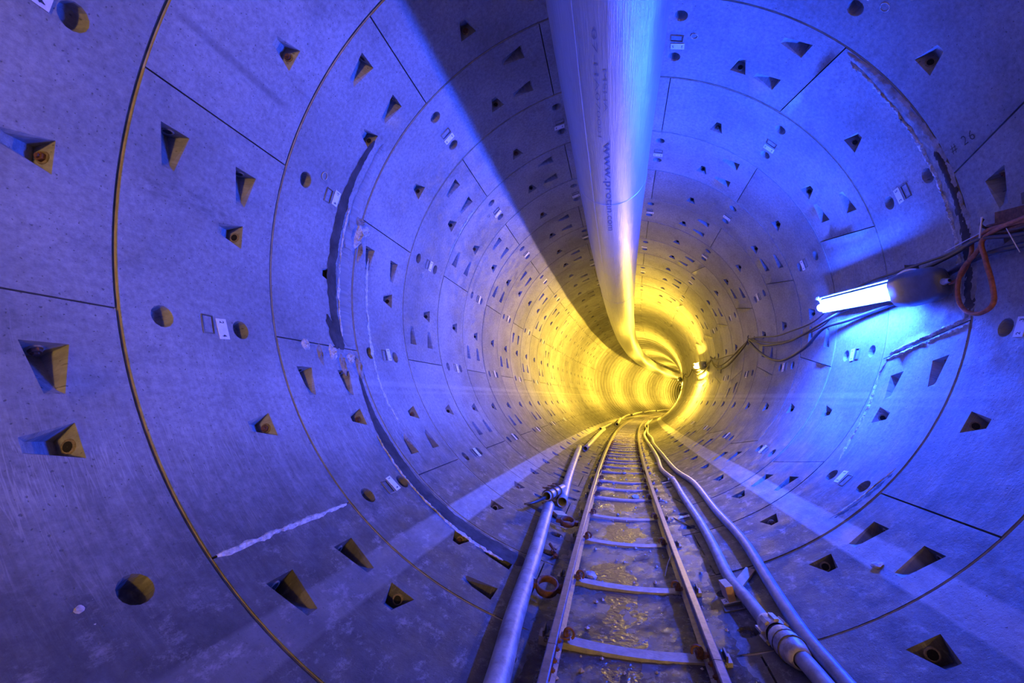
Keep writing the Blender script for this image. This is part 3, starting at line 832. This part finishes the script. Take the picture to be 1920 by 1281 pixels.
p1, P1 = pipe('steel_pipe', [(.2, -168.6, r1), (1.35, -167.2, r1), (1.95, -166.0, r1), (2.85, -164.7, r1), (3.92, -162.8, r1), (4.28, -162.1, r1)], pr, M_GALV, 'long muddy galvanised pipe nearest the camera, left of the rails')
p2, P2 = pipe('steel_pipe', [(4.62, -164.7, r1), (6.22, -162.3, r1), (9.45, -158.0, r1)], pr, M_GALV, 'second galvanised pipe up the tunnel, its open end by the clamped stub')
p3, P3 = pipe('steel_pipe', [(9.53, -161.0, R - .08), (14.2, -161.1, R - .08), (16.0, -161.3, R - .08)], .065, M_RUST if False else M_GALV, 'third pipe with a rusty open end, in the yellow light')
p3b, P3b = pipe('steel_pipe', [(15.6, -158.8, R - .08), (19.6, -160.5, R - .08)], .06, M_GALV, 'fourth short pipe lying beyond the rusty open one')
p4, P4 = pipe('steel_pipe', [(20.1, -166.0, R - .10), (24.4, -160.3, R - .10)], .08, M_GALV, 'thick pipe end standing proud by the bend, left of rails')
for i, (a, b) in enumerate(((24.6, 30.5), (31, 37), (37.5, 44), (44.5, 52))):
    pipe('steel_pipe', [(a, -161 + i * 2.5, R - .09), ((a + b) / 2, -158 + i * 2.5, R - .09), (b, -156 + i * 2, R - .09)], .07, M_GALV, ('first', 'second', 'third', 'last')[i] + ' distant pipe length lying along the outer side of the bend', n=3, group='distant pipe lengths round the bend')
# clamped stub across the pipes
c0 = MP(4.40, -162.0, R - .20)[0]; c1 = MP(5.35, -163.4, R - .10)[0]; c_m = MP(4.2, -160.8, R - .20)[0]
stub = empty('clamped_pipe_stub', 'short pipe stub with bolted clamps resting where two pipes meet', 'pipe fitting', loc=tuple(c0))
sp_ = [c_m + (c1 - c_m) * t for t in np.linspace(0, .8, 8)]
V1, F1 = tube_data(sp_, .058, 16, False); V2_, F2_ = tube_data(sp_, .050, 16, False)
m_ = len(V1); F = F1 + [tuple(i + m_ for i in f[::-1]) for f in F2_] + [(j, m_ + j, m_ + (j + 1) % 16, (j + 1) % 16) for j in range(16)]
keep(mesh('pipe_body', list(V1) + list(V2_), F, M_GALV, None, True), stub)
for t in (.06, .28, .5):
    mm = orient(c_m + (c1 - c_m) * t, c1 - c_m)
    b_ = mesh('clamp', *xf(merge(lathe_data([(.060, -.022), (.074, -.02), (.078, 0), (.074, .02), (.060, .022)], 18), box_data(.035, .045, .035, (.09, 0, 0), .004), box_data(.035, .045, .035, (-.09, 0, 0), .004)), mm), M_DARK, None, False); keep(b_, stub)
    for sx in (-1, 1):
        n_b = mesh('clamp_bolt', *xf(hexnut_data(.014, .02), mm @ orient(Vector((sx * .092, .022, 0)), (0, 1, 0))), M_RUST); n_b.parent = b_
        n_b2 = mesh('clamp_bolt', *xf(lathe_data([(.001, .12), (.008, .12), (.008, 0)], 8), mm @ orient(Vector((sx * .092, -.07, 0)), (0, 1, 0))), M_RUST); n_b2.parent = b_
lv = tube_data(smooth_path([MP(4.2, -160.6, R - .18)[0], MP(3.95, -158.6, R - .14)[0], MP(3.9, -156.9, R - .10)[0]], 4), [.02] * 4 + [.016] * 3 + [.01] * 2, 8)
keep(mesh('clamp_lever', *lv, M_DARK, None, True), stub)
# loose clamps by the left rail
def clamp_ring(u_, th_, lb, tilt):
    p = MP(u_, th_, R - .10)[0]; t = frames(u_)[1][0]
    root = empty('pipe_clamp', lb, 'clamp', loc=tuple(p))
    z = Vector((.12, -.35 + tilt, .9)).normalized(); mm = orient(p, z)
    keep(mesh('ring', *xf(merge(lathe_data([(.072, -.03), (.086, -.028), (.086, .028), (.072, .03), (.066, .012), (.066, -.012), (.072, -.03)], 22), torus_data(.076, .006, 22, 6)), mm), M_RUST, None, True), root)
    for sx in (-1, 1):
        lug = mesh('lug', *xf(box_data(.05, .05, .05, (sx * .105, 0, 0), .006), mm), M_RUST); keep(lug, root)
        bb = mesh('bolt', *xf(merge(xf(hexnut_data(.015, .02), orient(Vector((sx * .108, .025, 0)), (0, 1, 0))), lathe_data([(.001, .0), (.001, .0)], 3)), mm), M_DARK); keep(bb, root)
    return root
clamp_ring(2.41, -168.8, 'rusty open pipe clamp ring lying beside the left rail, nearest one', 0)
clamp_ring(3.91, -168.1, 'second rusty pipe clamp further along, beside a square wood offcut', .15)
# bolt cluster and wood offcut
root = empty('loose_bolt', 'small heap of rusty bolt and nut on concrete between pipe and rail', 'bolt', loc=tuple(MP(3.2, -167.8, R)[0]))
for i, (du, dt, zr) in enumerate(((0, 0, .02), (.05, .5, .03), (-.06, -.4, .02))):
    p = MP(3.2 + du, -167.8 + dt, R - zr)[0]
    keep(mesh('bolt_shank' if i else 'nut', *xf(hexnut_data(.028, .03) if i == 0 else lathe_data([(.001, .07), (.014, .07), (.014, 0), (.026, 0), (.026, -.018), (.001, -.018)], 8), orient(p, (random.uniform(-1, 1), random.uniform(-1, 1), .5))), M_RUST), root)
wm = frame_matrix(4.25, R * math.sin(math.radians(-165.6)), R * math.cos(math.radians(14.4)) - .035) @ Matrix.Rotation(math.radians(14), 4, 'Y') @ Matrix.Rotation(.65, 4, 'Z')
o = mesh('wood_offcut', *box_data(.16, .15, .05, (0, 0, 0), .004), M_WOOD); o.matrix_world = wm
tag(o, 'square wooden offcut lying left of the rails below the pipe joint', 'wood')

# ------------------------------------------------------------------ hoses on the right
hA = [(.3, 157.0), (1.57, 157.6), (2.01, 157.8), (2.60, 157.0), (3.41, 155.7), (4.39, 155.9), (5.83, 155.6), (7.17, 158.0), (9.44, 159.1), (11.67, 160.4), (13.2, 159.9), (15.6, 161.7), (19.1, 160.7), (22, 162), (27, 161)]
PA = smooth_path(pol([(a, b, R - .047) for a, b in hA]), 8)
o = tube('rubber_hose', PA, .042, M_HOSED, None, 14)
tag(o, 'smooth blue grey hose running along the right, outer of two', 'hose', 'hoses beside the right rail')
hB = [(.3, 158.6), (1.66, 159.5), (2.01, 160.7), (2.45, 161.3), (2.80, 161.9), (3.47, 161.2), (4.19, 160.8), (5.30, 160.9), (6.37, 160.8), (7.49, 162.7), (8.80, 162.0), (10.79, 162.4), (13.09, 163.8), (15.18, 164.5), (17.58, 162.2), (20, 164), (25, 163)]
PB = smooth_path(pol([(a, b, R - .054) for a, b in hB]), 8)
rootB = empty('rubber_hose', 'thicker dusty hose with a bulky coupling, inner of two beside right rail', 'hose', 'hoses beside the right rail', loc=tuple(PB[0]))
keep(tube('hose_body', PB, .045, M_HOSE, None, 14), rootB)
cA = MP(1.80, 159.9, R - .056)[0]; cB = MP(2.18, 160.95, R - .056)[0]
L_ = np.linalg.norm(cB - cA); mm = orient(cA, cB - cA)
cp1 = mesh('coupling_shell', *xf(lathe_data([(.046, 0), (.060, .01), (.066, .04), (.078, .10), (.080, .17), (.076, .24), (.072, .245)], 20), mm), M_COUP, None, True); keep(cp1, rootB)
cp2 = mesh('coupling_shell', *xf(lathe_data([(.068, .285), (.076, .30), (.076, .37), (.062, .43), (.056, L_ * .98), (.046, L_)], 20), mm), M_COUP, None, True); keep(cp2, rootB)
keep(mesh('coupling_seal', *xf(lathe_data([(.060, .24), (.062, .265), (.060, .29)], 18), mm), M_DARK, None, True), rootB)
for h0 in (.10, .17):
    rg = mesh('coupling_rib', *xf(torus_data(.079, .005, 22, 6), mm @ Matrix.Translation((0, 0, h0))), M_DARK, None, True); rg.parent = cp1; rg.matrix_parent_inverse = cp1.matrix_world.inverted() @ Matrix.Identity(4)
    rg.matrix_parent_inverse = Matrix.Identity(4)
for a in range(0, 360, 45):
    v_ = (math.cos(math.radians(a)), math.sin(math.radians(a)))
    lg = mesh('coupling_lug', *xf(box_data(.016, .03, .09, (v_[0] * .078, v_[1] * .078, .335), .003) if a % 90 == 0 else xf(box_data(.016, .03, .09, (.078, 0, .335), .003), Matrix.Rotation(math.radians(a), 4, 'Z')), mm), M_COUP); lg.parent = cp2
for u_, th_, nm in ((6.45, 160.8, 'worn band clamp'), (11.4, 162.6, 'worn band clamp')):
    c_, t, r_, d_ = frames(u_); p = MP(u_, th_, R - .054)[0]
    bc = mesh('band_clamp', *xf(merge(lathe_data([(.046, -.02), (.053, -.02), (.053, .02), (.046, .02)], 16), box_data(.02, .03, .05, (.07, 0, 0), .002)), orient(p, t[0], r_[0] * -1)), M_LIME if False else M_COUP, None, False); keep(bc, rootB)
# timber props under the hoses
rt_ = frame_matrix(2.62, R * math.sin(math.radians(163.6)), R * math.cos(math.radians(16.4)) - .06) @ Matrix.Rotation(math.radians(-14), 4, 'Y') @ Matrix.Rotation(.12, 4, 'Z')
o = mesh('timber_block', *box_data(.055, .15, .11, (0, 0, 0), .003), M_WOOD); o.matrix_world = rt_
tag(o, 'upright pale timber block wedged against the inner hose', 'wood')
a_ = MP(2.72, 161.6, R - .012)[0]; b_ = MP(2.93, 157.9, R - .012)[0]
mm = orient((a_ + b_) / 2, b_ - a_, (0, 0, 1))
o = mesh('timber_batten', *xf(box_data(.03, .075, np.linalg.norm(b_ - a_), (0.0, 0, 0), .003), Matrix.Identity(4)), M_WOOD); o.matrix_world = mm
tag(o, 'flat timber batten lying across under both hoses', 'wood')
# small debris on the lower right wall
_p = MP(2.38, 144, R - .008)[0]; mm = orient(_p, MP(2.38, 144, R - 1)[0] - _p)
o = mesh('concrete_chip', *xf(rock_data(.035, 21, .35), Matrix.Identity(4)), M_ROCK); o.matrix_world = mm
tag(o, 'small pale concrete chip on the lower right wall, on the pale tyre path', 'stone')
chips = [(.54, -136.4, .015, 'upright concrete flake stuck on the lower left wall beside a round hole'), (.585, -136.0, .005, 'tiny pale crumb above right of the flake on the lower left wall'), (.555, -138.0, .006, 'tiny pale crumb just below the flake on the lower left wall')]
for i, (u_, t_, s, lb) in enumerate(chips):
    p = MP(u_, t_, R - s * .2)[0]
    o = mesh('concrete_chip', *rock_data(s, 31 + i, .3), M_ROCK); o.matrix_world = orient(p, MP(u_, t_, R - 1)[0] - p)
    tag(o, lb, 'stone')
# thin rod lying right of the right rail
tag(tube('thin_rod', smooth_path([MXY(4.6, XC + .62, R - .10)[0], MXY(4.1, XC + .80, R - .14)[0]], 3), .006, M_DARK), 'thin dark rod lying across between the right rail and hoses', 'rod')
tag(tube('bent_wire', smooth_path([MXY(3.0, XC + .33, R - .07)[0], MXY(3.2, XC + .38, R - .10)[0], MXY(3.4, XC + .45, R - .13)[0]], 3), .004, M_TIE), 'thin pale wire sticking up beside the right rail', 'wire')

# ------------------------------------------------------------------ ventilation duct
DX, DY, DR = -0.0251 * R, -0.6402 * R, 0.1643 * R
duct = empty('ventilation_duct', 'big round silvery fabric air duct hung under the tunnel crown', 'air duct', loc=tuple(MXY(0, DX, DY)[0]))
V = []; F = []; UV = []; us = np.concatenate([np.arange(-5, 10, .2), np.arange(10, 58, .5)]); m_ = 48
for u_ in us:
    sag = 0.010 * math.sin(u_ * 1.1) ; rr_ = DR * (1 + .004 * math.sin(u_ * 3.1))
    for j in range(m_ + 1):
        a = 2 * math.pi * j / m_
        w_ = rr_ * (1 + .006 * noise.noise(Vector((math.cos(a) * 2, math.sin(a) * 2, u_ * .7))))
        V.append(MXY(u_, DX + w_ * math.sin(a), DY + sag + w_ * math.cos(a))[0]); UV.append((u_ * W, a * DR))
for i in range(len(us) - 1):
    for j in range(m_): q = i * (m_ + 1) + j; F.append((q, q + 1, q + m_ + 2, q + m_ + 1))
keep(mesh('duct_fabric', V, F, M_DUCT, None, True, UV), duct)
for u_ in (-1.2, 4.42, 10.0, 15.6, 21.2, 26.8, 32.4):
    V = []; F = []
    sag = 0.010 * math.sin(u_ * 1.1)
    for j in range(m_ + 1):
        a = 2 * math.pi * j / m_
        for du, dr in ((-.02, 0), (-.012, .005), (.012, .005), (.02, 0)):
            w_ = DR * (1 + .004 * math.sin(u_ * 3.1)) * (1 + .006 * noise.noise(Vector((math.cos(a) * 2, math.sin(a) * 2, u_ * .7)))) + dr
            V.append(MXY(u_ + du / 2, DX + w_ * math.sin(a), DY + sag + w_ * math.cos(a))[0])
    for j in range(m_):
        for q in range(3): F.append((j * 4 + q, j * 4 + q + 1, j * 4 + q + 5, j * 4 + q + 4))
    keep(mesh('duct_joint_band', V, F, M_SEAM, None, True), duct)
for ang in (-31, 118):     # lengthwise welded seams
    V = []; F = []; uu = np.arange(-5, 24, .2)
    for u_ in uu:
        sag = 0.010 * math.sin(u_ * 1.1)
        for da, dr in ((-.6, 0), (-.3, .003), (.3, .003), (.6, 0)):
            a = math.radians(ang + da); w_ = DR * (1 + .004 * math.sin(u_ * 3.1)) * (1 + .006 * noise.noise(Vector((math.cos(a) * 2, math.sin(a) * 2, u_ * .7)))) + dr
            V.append(MXY(u_, DX + w_ * math.sin(a), DY + sag + w_ * math.cos(a))[0])
    for i in range(len(uu) - 1):
        for q in range(3): F.append((i * 4 + q, i * 4 + q + 1, i * 4 + q + 5, i * 4 + q + 4))
    keep(mesh('lengthwise_seam', V, F, M_SEAM, None, True), duct)
M_PRINT2 = simple('faint_duct_print', (0.27, 0.28, 0.34), 0.45, 0.4, 0.1)
def duct_text(s, u0, u1, a0, a1, bold=0.0, mat=None):
    tv, tf = text_mesh(s, 1.0, 1.0, bold)
    tv = np.array(tv); x = (tv[:, 0] - tv[:, 0].min()) / np.ptp(tv[:, 0]); y = (tv[:, 1] - tv[:, 1].min()) / np.ptp(tv[:, 1])
    V = []
    for a_, b_ in zip(x, y):
        u_ = u0 + (u1 - u0) * a_; a = math.radians(a0 + (a1 - a0) * b_)
        sag = 0.010 * math.sin(u_ * 1.1); w_ = DR * (1 + .004 * math.sin(u_ * 3.1)) * (1 + .006 * noise.noise(Vector((math.cos(a) * 2, math.sin(a) * 2, u_ * .7)))) + .0035
        V.append(MXY(u_, DX + w_ * math.sin(a), DY + sag + w_ * math.cos(a))[0])
    # every character its own part
    comp = {}
    par = list(range(len(V)))
    def fnd(i):
        while par[i] != i: par[i] = par[par[i]]; i = par[i]
        return i
    for f in tf:
        for i in f[1:]: par[fnd(i)] = fnd(f[0])
    for f in tf: comp.setdefault(fnd(f[0]), []).append(f)
    for fs in comp.values():
        ids = sorted({i for f in fs for i in f}); mp = {i: q for q, i in enumerate(ids)}
        keep(mesh('printed_letter', [V[i] for i in ids], [tuple(mp[i] for i in f) for f in fs], mat or M_PRINT), duct)
duct_text('www.protan.com', 3.10, 5.22, -11.5, 1.0, 0.0)
duct_text('MSHA', 2.20, 2.66, -5.5, -1.5, -.012, M_PRINT2)
duct_text('07-HA070001', 1.85, 3.02, -14, -9.5, -.012, M_PRINT2)
for u_ in np.arange(-4, 40, 2.0):
    P = [MXY(u_, DX, DY - DR * .99)[0], MXY(u_, DX, -R * .999)[0]]
    keep(tube('hanger', smooth_path(P, 2), .006, M_DARK, None, 6), duct)
keep(tube('messenger_wire', [MXY(u_, DX, DY - DR - .012)[0] for u_ in np.arange(-5, 56, .5)], .006, M_DARK, None, 6), duct)

# ------------------------------------------------------------------ lamps on the right wall
def lamp(u0, u1, th0, th1, rad, emat, label, detail=True, group=None, w=.046):
    a = MP(u1, th1, rad)[0]; b = MP(u0, th0, rad)[0]             # a near end, b far end
    c_, t, r_, d_ = frames((u0 + u1) / 2)
    ax = b - a; L_ = np.linalg.norm(ax)
    inward = -(np.sin(math.radians(th0)) * r_[0] - np.cos(math.radians(th0)) * d_[0])
    face = inward * .97 + d_[0] * .22                             # tube faces in and down
    m = orient(a, ax, face)                                       # local x = facing direction, z along the lamp
    root = empty('tube_lamp', label, 'lamp', group, loc=tuple(a))
    # diffuser
    prof = [(0, -w), (.020, -w * 1.05), (.048, -w * .85), (.062, -w * .45), (.066, 0), (.062, w * .45), (.048, w * .85), (.020, w * 1.05), (0, w)]
    V = []; F = []
    zs = [0, .012, L_ - .02, L_]; sc = [.9, 1, 1, .75]
    for z, s_ in zip(zs, sc):
        for x, y in prof: V.append((x * s_, y * s_, z))
    for i in range(3):
        for j in range(8): F.append((i * 9 + j, i * 9 + j + 1, (i + 1) * 9 + j + 1, (i + 1) * 9 + j))
    F.append(tuple(range(9))); F.append(tuple(range(27, 36))[::-1])
    keep(mesh('glowing_diffuser', *xf((V, F), m), emat, None, False), root)
    # reflector tray behind
    tp = [(-.012, -.070), (-.004, -.074), (-.002, -.06), (-.004, .06), (.004, .100), (-.004, .106), (-.030, .07), (-.034, -.06)]
    V = []; F = []
    for z in (-.02, L_ + .03):
        for x, y in tp: V.append((x, y, z))
    for j in range(8): F.append((j, (j + 1) % 8, 8 + (j + 1) % 8, 8 + j))
    F.append(tuple(range(8))[::-1]); F.append(tuple(range(8, 16)))
    keep(mesh('tray', *xf((V, F), m), M_TRAY, None, False), root)
    # ballast housing at the near end
    V = []; F = []; secs = [(-.02, .085, .125, .0), (-.06, .10, .15, .0), (-.28, .11, .17, -.005), (-.48, .10, .155, -.01), (-.60, .07, .12, -.02), (-.63, .03, .07, -.02)]
    q = 14
    for z, hx, hy, ox in secs:
        for j in range(q):
            g_ = 2 * math.pi * j / q; ca, sa = math.cos(g_), math.sin(g_)
            V.append((ox + hx * math.copysign(abs(ca) ** .6, ca), hy * math.copysign(abs(sa) ** .6, sa), z))
    for i in range(len(secs) - 1):
        for j in range(q): k_ = (j + 1) % q; F.append((i * q + j, (i + 1) * q + j, (i + 1) * q + k_, i * q + k_))
    F.append(tuple(range(q))); F.append(tuple(range((len(secs) - 1) * q, len(secs) * q))[::-1])
    hs = mesh('ballast_housing', *xf((V, F), m), M_HOUSE, None, True); keep(hs, root)
    if detail:
        gl = mesh('cable_gland', *xf(lathe_data([(.001, 0), (.030, 0), (.030, .03), (.022, .035), (.022, .075), (.014, .09)], 12), m @ Matrix.Translation((-.02, 0, -.61)) @ Matrix.Rotation(math.pi, 4, 'X')), M_COUP, None, True); gl.parent = hs
        # polished edge strip below the tray and end cap with fittings
        keep(mesh('edge_strip', *xf(tube_data([(.012, .132, z) for z in (-.05, 0, L_ * .5, L_ + .02)], .010, 8), m), M_TRAY, None, True), root)
        keep(mesh('end_cap', *xf(merge(lathe_data([(.001, 0), (.022, 0), (.026, .01), (.026, .05), (.018, .06), (.018, .11), (.001, .11)], 12), xf(torus_data(.026, .006, 14, 6), Matrix.Translation((0, 0, .03)))), m @ Matrix.Translation((.012, .132, L_ - .05))), M_TRAY, None, True), root)
        # curved white reflector rim under the housing
        V = []; F = []
        for i in range(13):
            f = i / 12; z = .05 - .50 * f; bul = .125 + .035 * math.sin(math.pi * f)
            for dx, dy in ((.0, 0), (.012, .012), (.0, .022)): V.append((dx - .02, bul + dy * (.3 + math.sin(math.pi * f)), z))
        for i in range(12):
            for j in range(2): F.append((i * 3 + j, i * 3 + j + 1, i * 3 + j + 4, i * 3 + j + 3))
        keep(mesh('reflector_rim', *xf((V, F), m), M_TRAY, None, True), root)
    # two brackets to the wall
    for f in (-.25, .75):
        p = a + ax * f
        uu = u1 + (u0 - u1) * f; tt = th1 + (th0 - th1) * f
        q_ = MP(uu, tt, R + .005)[0]
        keep(tube('wall_bracket', smooth_path([p - (face * .03), (p + q_) / 2 + d_[0] * -.01, q_], 3), .010, M_DARK, None, 8), root)
    return root
lamp(5.02, 3.62, 89.5, 93.0, R * .942, M_EB, 'blue glowing tube lamp on the right wall, nearest to the camera')
lamp(15.0, 13.6, 90.0, 91.5, R * .942, M_EY, 'yellow glowing tube lamp on the right wall before the bend', True)
lamp(24.7, 23.4, 90.5, 91.5, R * .942, M_EY, 'second yellow lamp, half hidden at the edge of the bend', False)
for q, w_ in ((34, 'third'), (44, 'fourth'), (54, 'fifth')): lamp(q + .7, q - .7, 90, 91, R * .942, M_EY, w_ + ' yellow tube lamp, out of sight round the bend', False, 'lamps out of sight round the bend')
lamp(-8.3, -9.7, 90, 91, R * .942, M_EW, 'warm yellow tube lamp on the right wall behind the camera', False)

# ------------------------------------------------------------------ cables on the right wall
def cab(pts, rad, mat, label, group='cables slung along the right wall', name='cable', seg=8, n=8):
    P = smooth_path(pol([(a, b, R * c) for a, b, c in pts]), n)
    o = tube(name, P, rad, mat, None, seg); return tag(o, label, 'cable', group)
cab([(1.6, 92.5, .96), (2.43, 90.1, .96), (2.74, 88.9, .955), (3.1, 89.0, .97), (3.35, 88.6, .975), (3.7, 88.0, .98), (4.4, 87.2, .985), (4.95, 89.5, .97), (5.42, 92.0, .965), (6.14, 92.2, .965), (6.81, 91.8, .965), (7.66, 89.4, .965), (8.22, 88.4, .96)], .012, M_CABLE, 'uppermost thin black cable swooping from lamp to wall hook')
cab([(1.6, 93.5, .96), (2.43, 91.1, .96), (2.75, 89.2, .95), (3.0, 89.4, .965), (3.4, 89.6, .98), (4.6, 91.5, .98), (4.98, 93.0, .96), (5.41, 94.2, .96), (6.12, 95.7, .96), (6.80, 95.0, .96), (7.36, 93.7, .96), (8.23, 88.8, .96)], .017, M_CABLE, 'middle black cable drooping between blue lamp and wall hook')
cab([(4.9, 92.5, .965), (5.2, 94.4, .965), (5.9, 95.2, .965), (6.6, 94.6, .965), (7.3, 92.6, .965), (8.2, 88.6, .962)], .009, M_CABLE, 'thin black cable just above the middle drooping one')
cab([(1.6, 95.0, .97), (2.3, 93.0, .965), (2.9, 91.5, .975), (3.6, 93.8, .985), (4.6, 94.5, .985), (5.12, 95.0, .965), (5.54, 99.1, .96), (6.04, 101.4, .96), (6.46, 101.8, .96), (7.00, 99.7, .96), (7.65, 95.2, .96), (8.24, 89.3, .96)], .022, M_CABLE, 'lowest thick black cable, deepest droop beyond the blue lamp')
cab([(8.25, 88.6, .96), (8.7, 90.6, .96), (9.2, 92.6, .96), (10.0, 92.2, .96), (11.21, 91.6, .96), (12.14, 89.6, .958)], .014, M_CABLE, 'upper black cable between the two wall hooks')
cab([(8.25, 88.9, .96), (8.97, 92.9, .96), (9.9, 97.2, .96), (10.77, 98.2, .96), (11.54, 95.6, .96), (12.14, 90.2, .96)], .024, M_CABLE, 'thick black cable hanging lower between the two wall hooks')
cab([(8.25, 89.2, .955), (8.97, 91.5, .955), (9.9, 95.0, .955), (10.77, 96.2, .955), (11.54, 94.0, .955), (12.14, 90.0, .955)], .016, M_CABLE, 'thinner black cable above the low one between hooks')
for i, (b0, dr) in enumerate(((12.15, 4), (12.15, 7), (16.5, 5), (20.4, 9), (20.4, 6), (28, 8), (34, 8))):
    b1 = {12.15: 16.5, 16.5: 20.4, 20.4: 28, 28: 34, 34: 40}[b0]
    cab([(b0 + (b1 - b0) * f, 89.6 + dr * 4 * f * (1 - f), .965) for f in (0, .2, .4, .6, .8, 1)], .02, M_CABLE, ('first', 'second', 'third', 'fourth', 'fifth', 'sixth', 'seventh')[i] + ' far black cable drooping on the right wall beyond the first yellow lamp', 'far cables beyond the yellow lamp', n=4)
# wall hooks
def hook(u_, th_, lb, grp=None):
    p = MP(u_, th_, R * .962)[0]; q = MP(u_, th_, R + .01)[0]; d_ = frames(u_)[3][0]
    root = empty('wall_hook', lb, 'hook', grp, loc=tuple(p))
    keep(tube('hook_rod', smooth_path([q, (p + q) / 2, p, p + (p - q) * .25 - d_ * .03, p + (p - q) * .1 - d_ * .07], 4), .010, M_DARK, None, 8), root)
    n_ = (p - q) / np.linalg.norm(p - q)
    keep(mesh('plate', *xf(box_data(.09, .06, .012, (0, 0, 0), .003), orient(q + n_ * .018, n_)), M_DARK), root)
hook(8.22, 88.3, 'small dark wall hook carrying the cables halfway to the yellow lamp')
hook(12.14, 89.0, 'dark wall hook close beside the yellow lamp')
hook(20.4, 89.0, 'distant wall hook at the edge of the bend')
hook(2.74, 87.6, 'wall hook holding the orange cable loop at right')
# orange cable loop and its lead to the lamp
cab([(2.0, 91.5, .955), (2.5, 89.0, .955), (2.72, 88.4, .955), (2.78, 90.6, .955), (2.94, 93.1, .955), (2.99, 96.1, .957), (2.95, 99.1, .957), (2.86, 100.9, .957), (2.75, 101.4, .957), (2.67, 100.1, .957), (2.70, 96.5, .957), (2.73, 92.8, .952), (2.72, 89.4, .950), (2.4, 89.0, .95), (1.9, 91, .955)], .0165, M_ORANGE, 'orange brown cable hanging in a long loop from the hook at right', None, seg=10)
cab([(2.72, 88.6, .962), (2.86, 88.3, .965), (2.89, 90.7, .965), (2.94, 92.6, .965), (3.02, 94.2, .965), (3.12, 94.4, .963), (3.16, 94.0, .957)], .0145, M_ORANGE, 'short brown cable from the hook into the blue lamp housing', None, seg=10)
cab([(1.5, 92.6, .965), (2.2, 90.2, .965), (2.60, 89.4, .965), (2.72, 88.9, .965)], .03, M_RUST, 'thick rusty brown cable bundle running off the right edge', None, seg=10)
# cable ties
def tie(p0, p1, rad, lb): tag(tube('cable_tie', smooth_path([p0, (p0 + p1) / 2, p1], 3), rad, M_TIE, None, 6), lb, 'cable tie', 'white cable ties at the orange cable loop')
tie(MP(2.72, 88.6, R * .94)[0], MP(3.05, 89.0, R * .945)[0], .004, 'long white cable tie tail pointing left above the orange loop')
tie(MP(2.68, 86.2, R * .94)[0], MP(2.72, 89.4, R * .94)[0], .006, 'short upright white cable tie round the cable bundle')
tie(MP(2.52, 89.6, R * .94)[0], MP(2.44, 94.0, R * .94)[0], .003, 'white cable tie tail hanging down by the right edge')
# rusty rag-like bracket plates above the bundle
root = empty('rusty_bracket', 'rusty folded steel bracket above the cable bundle at right edge', 'bracket', loc=tuple(MP(2.55, 87.5, R * .97)[0]))
a_ = MP(2.70, 86.6, R * .975)[0]; b_ = MP(2.33, 88.3, R * .975)[0]; n_ = (MP(2.5, 87, R * .9)[0] - MP(2.5, 87, R)[0]); n_ /= np.linalg.norm(n_)
mm = orient((a_ + b_) / 2, b_ - a_, n_)
keep(mesh('plate', *xf(merge(box_data(.012, .10, .45, (0, 0, 0), .003), box_data(.06, .012, .45, (.03, .045, 0), .003)), mm), M_RUST), root)
a_ = MP(2.50, 85.3, R * .985)[0]; b_ = MP(2.2, 85.8, R * .985)[0]; mm = orient((a_ + b_) / 2, b_ - a_, n_)
keep(mesh('stay', *xf(box_data(.02, .08, .42, (0, 0, 0), .003), mm), M_DARK), root)

bpy.context.view_layer.update()
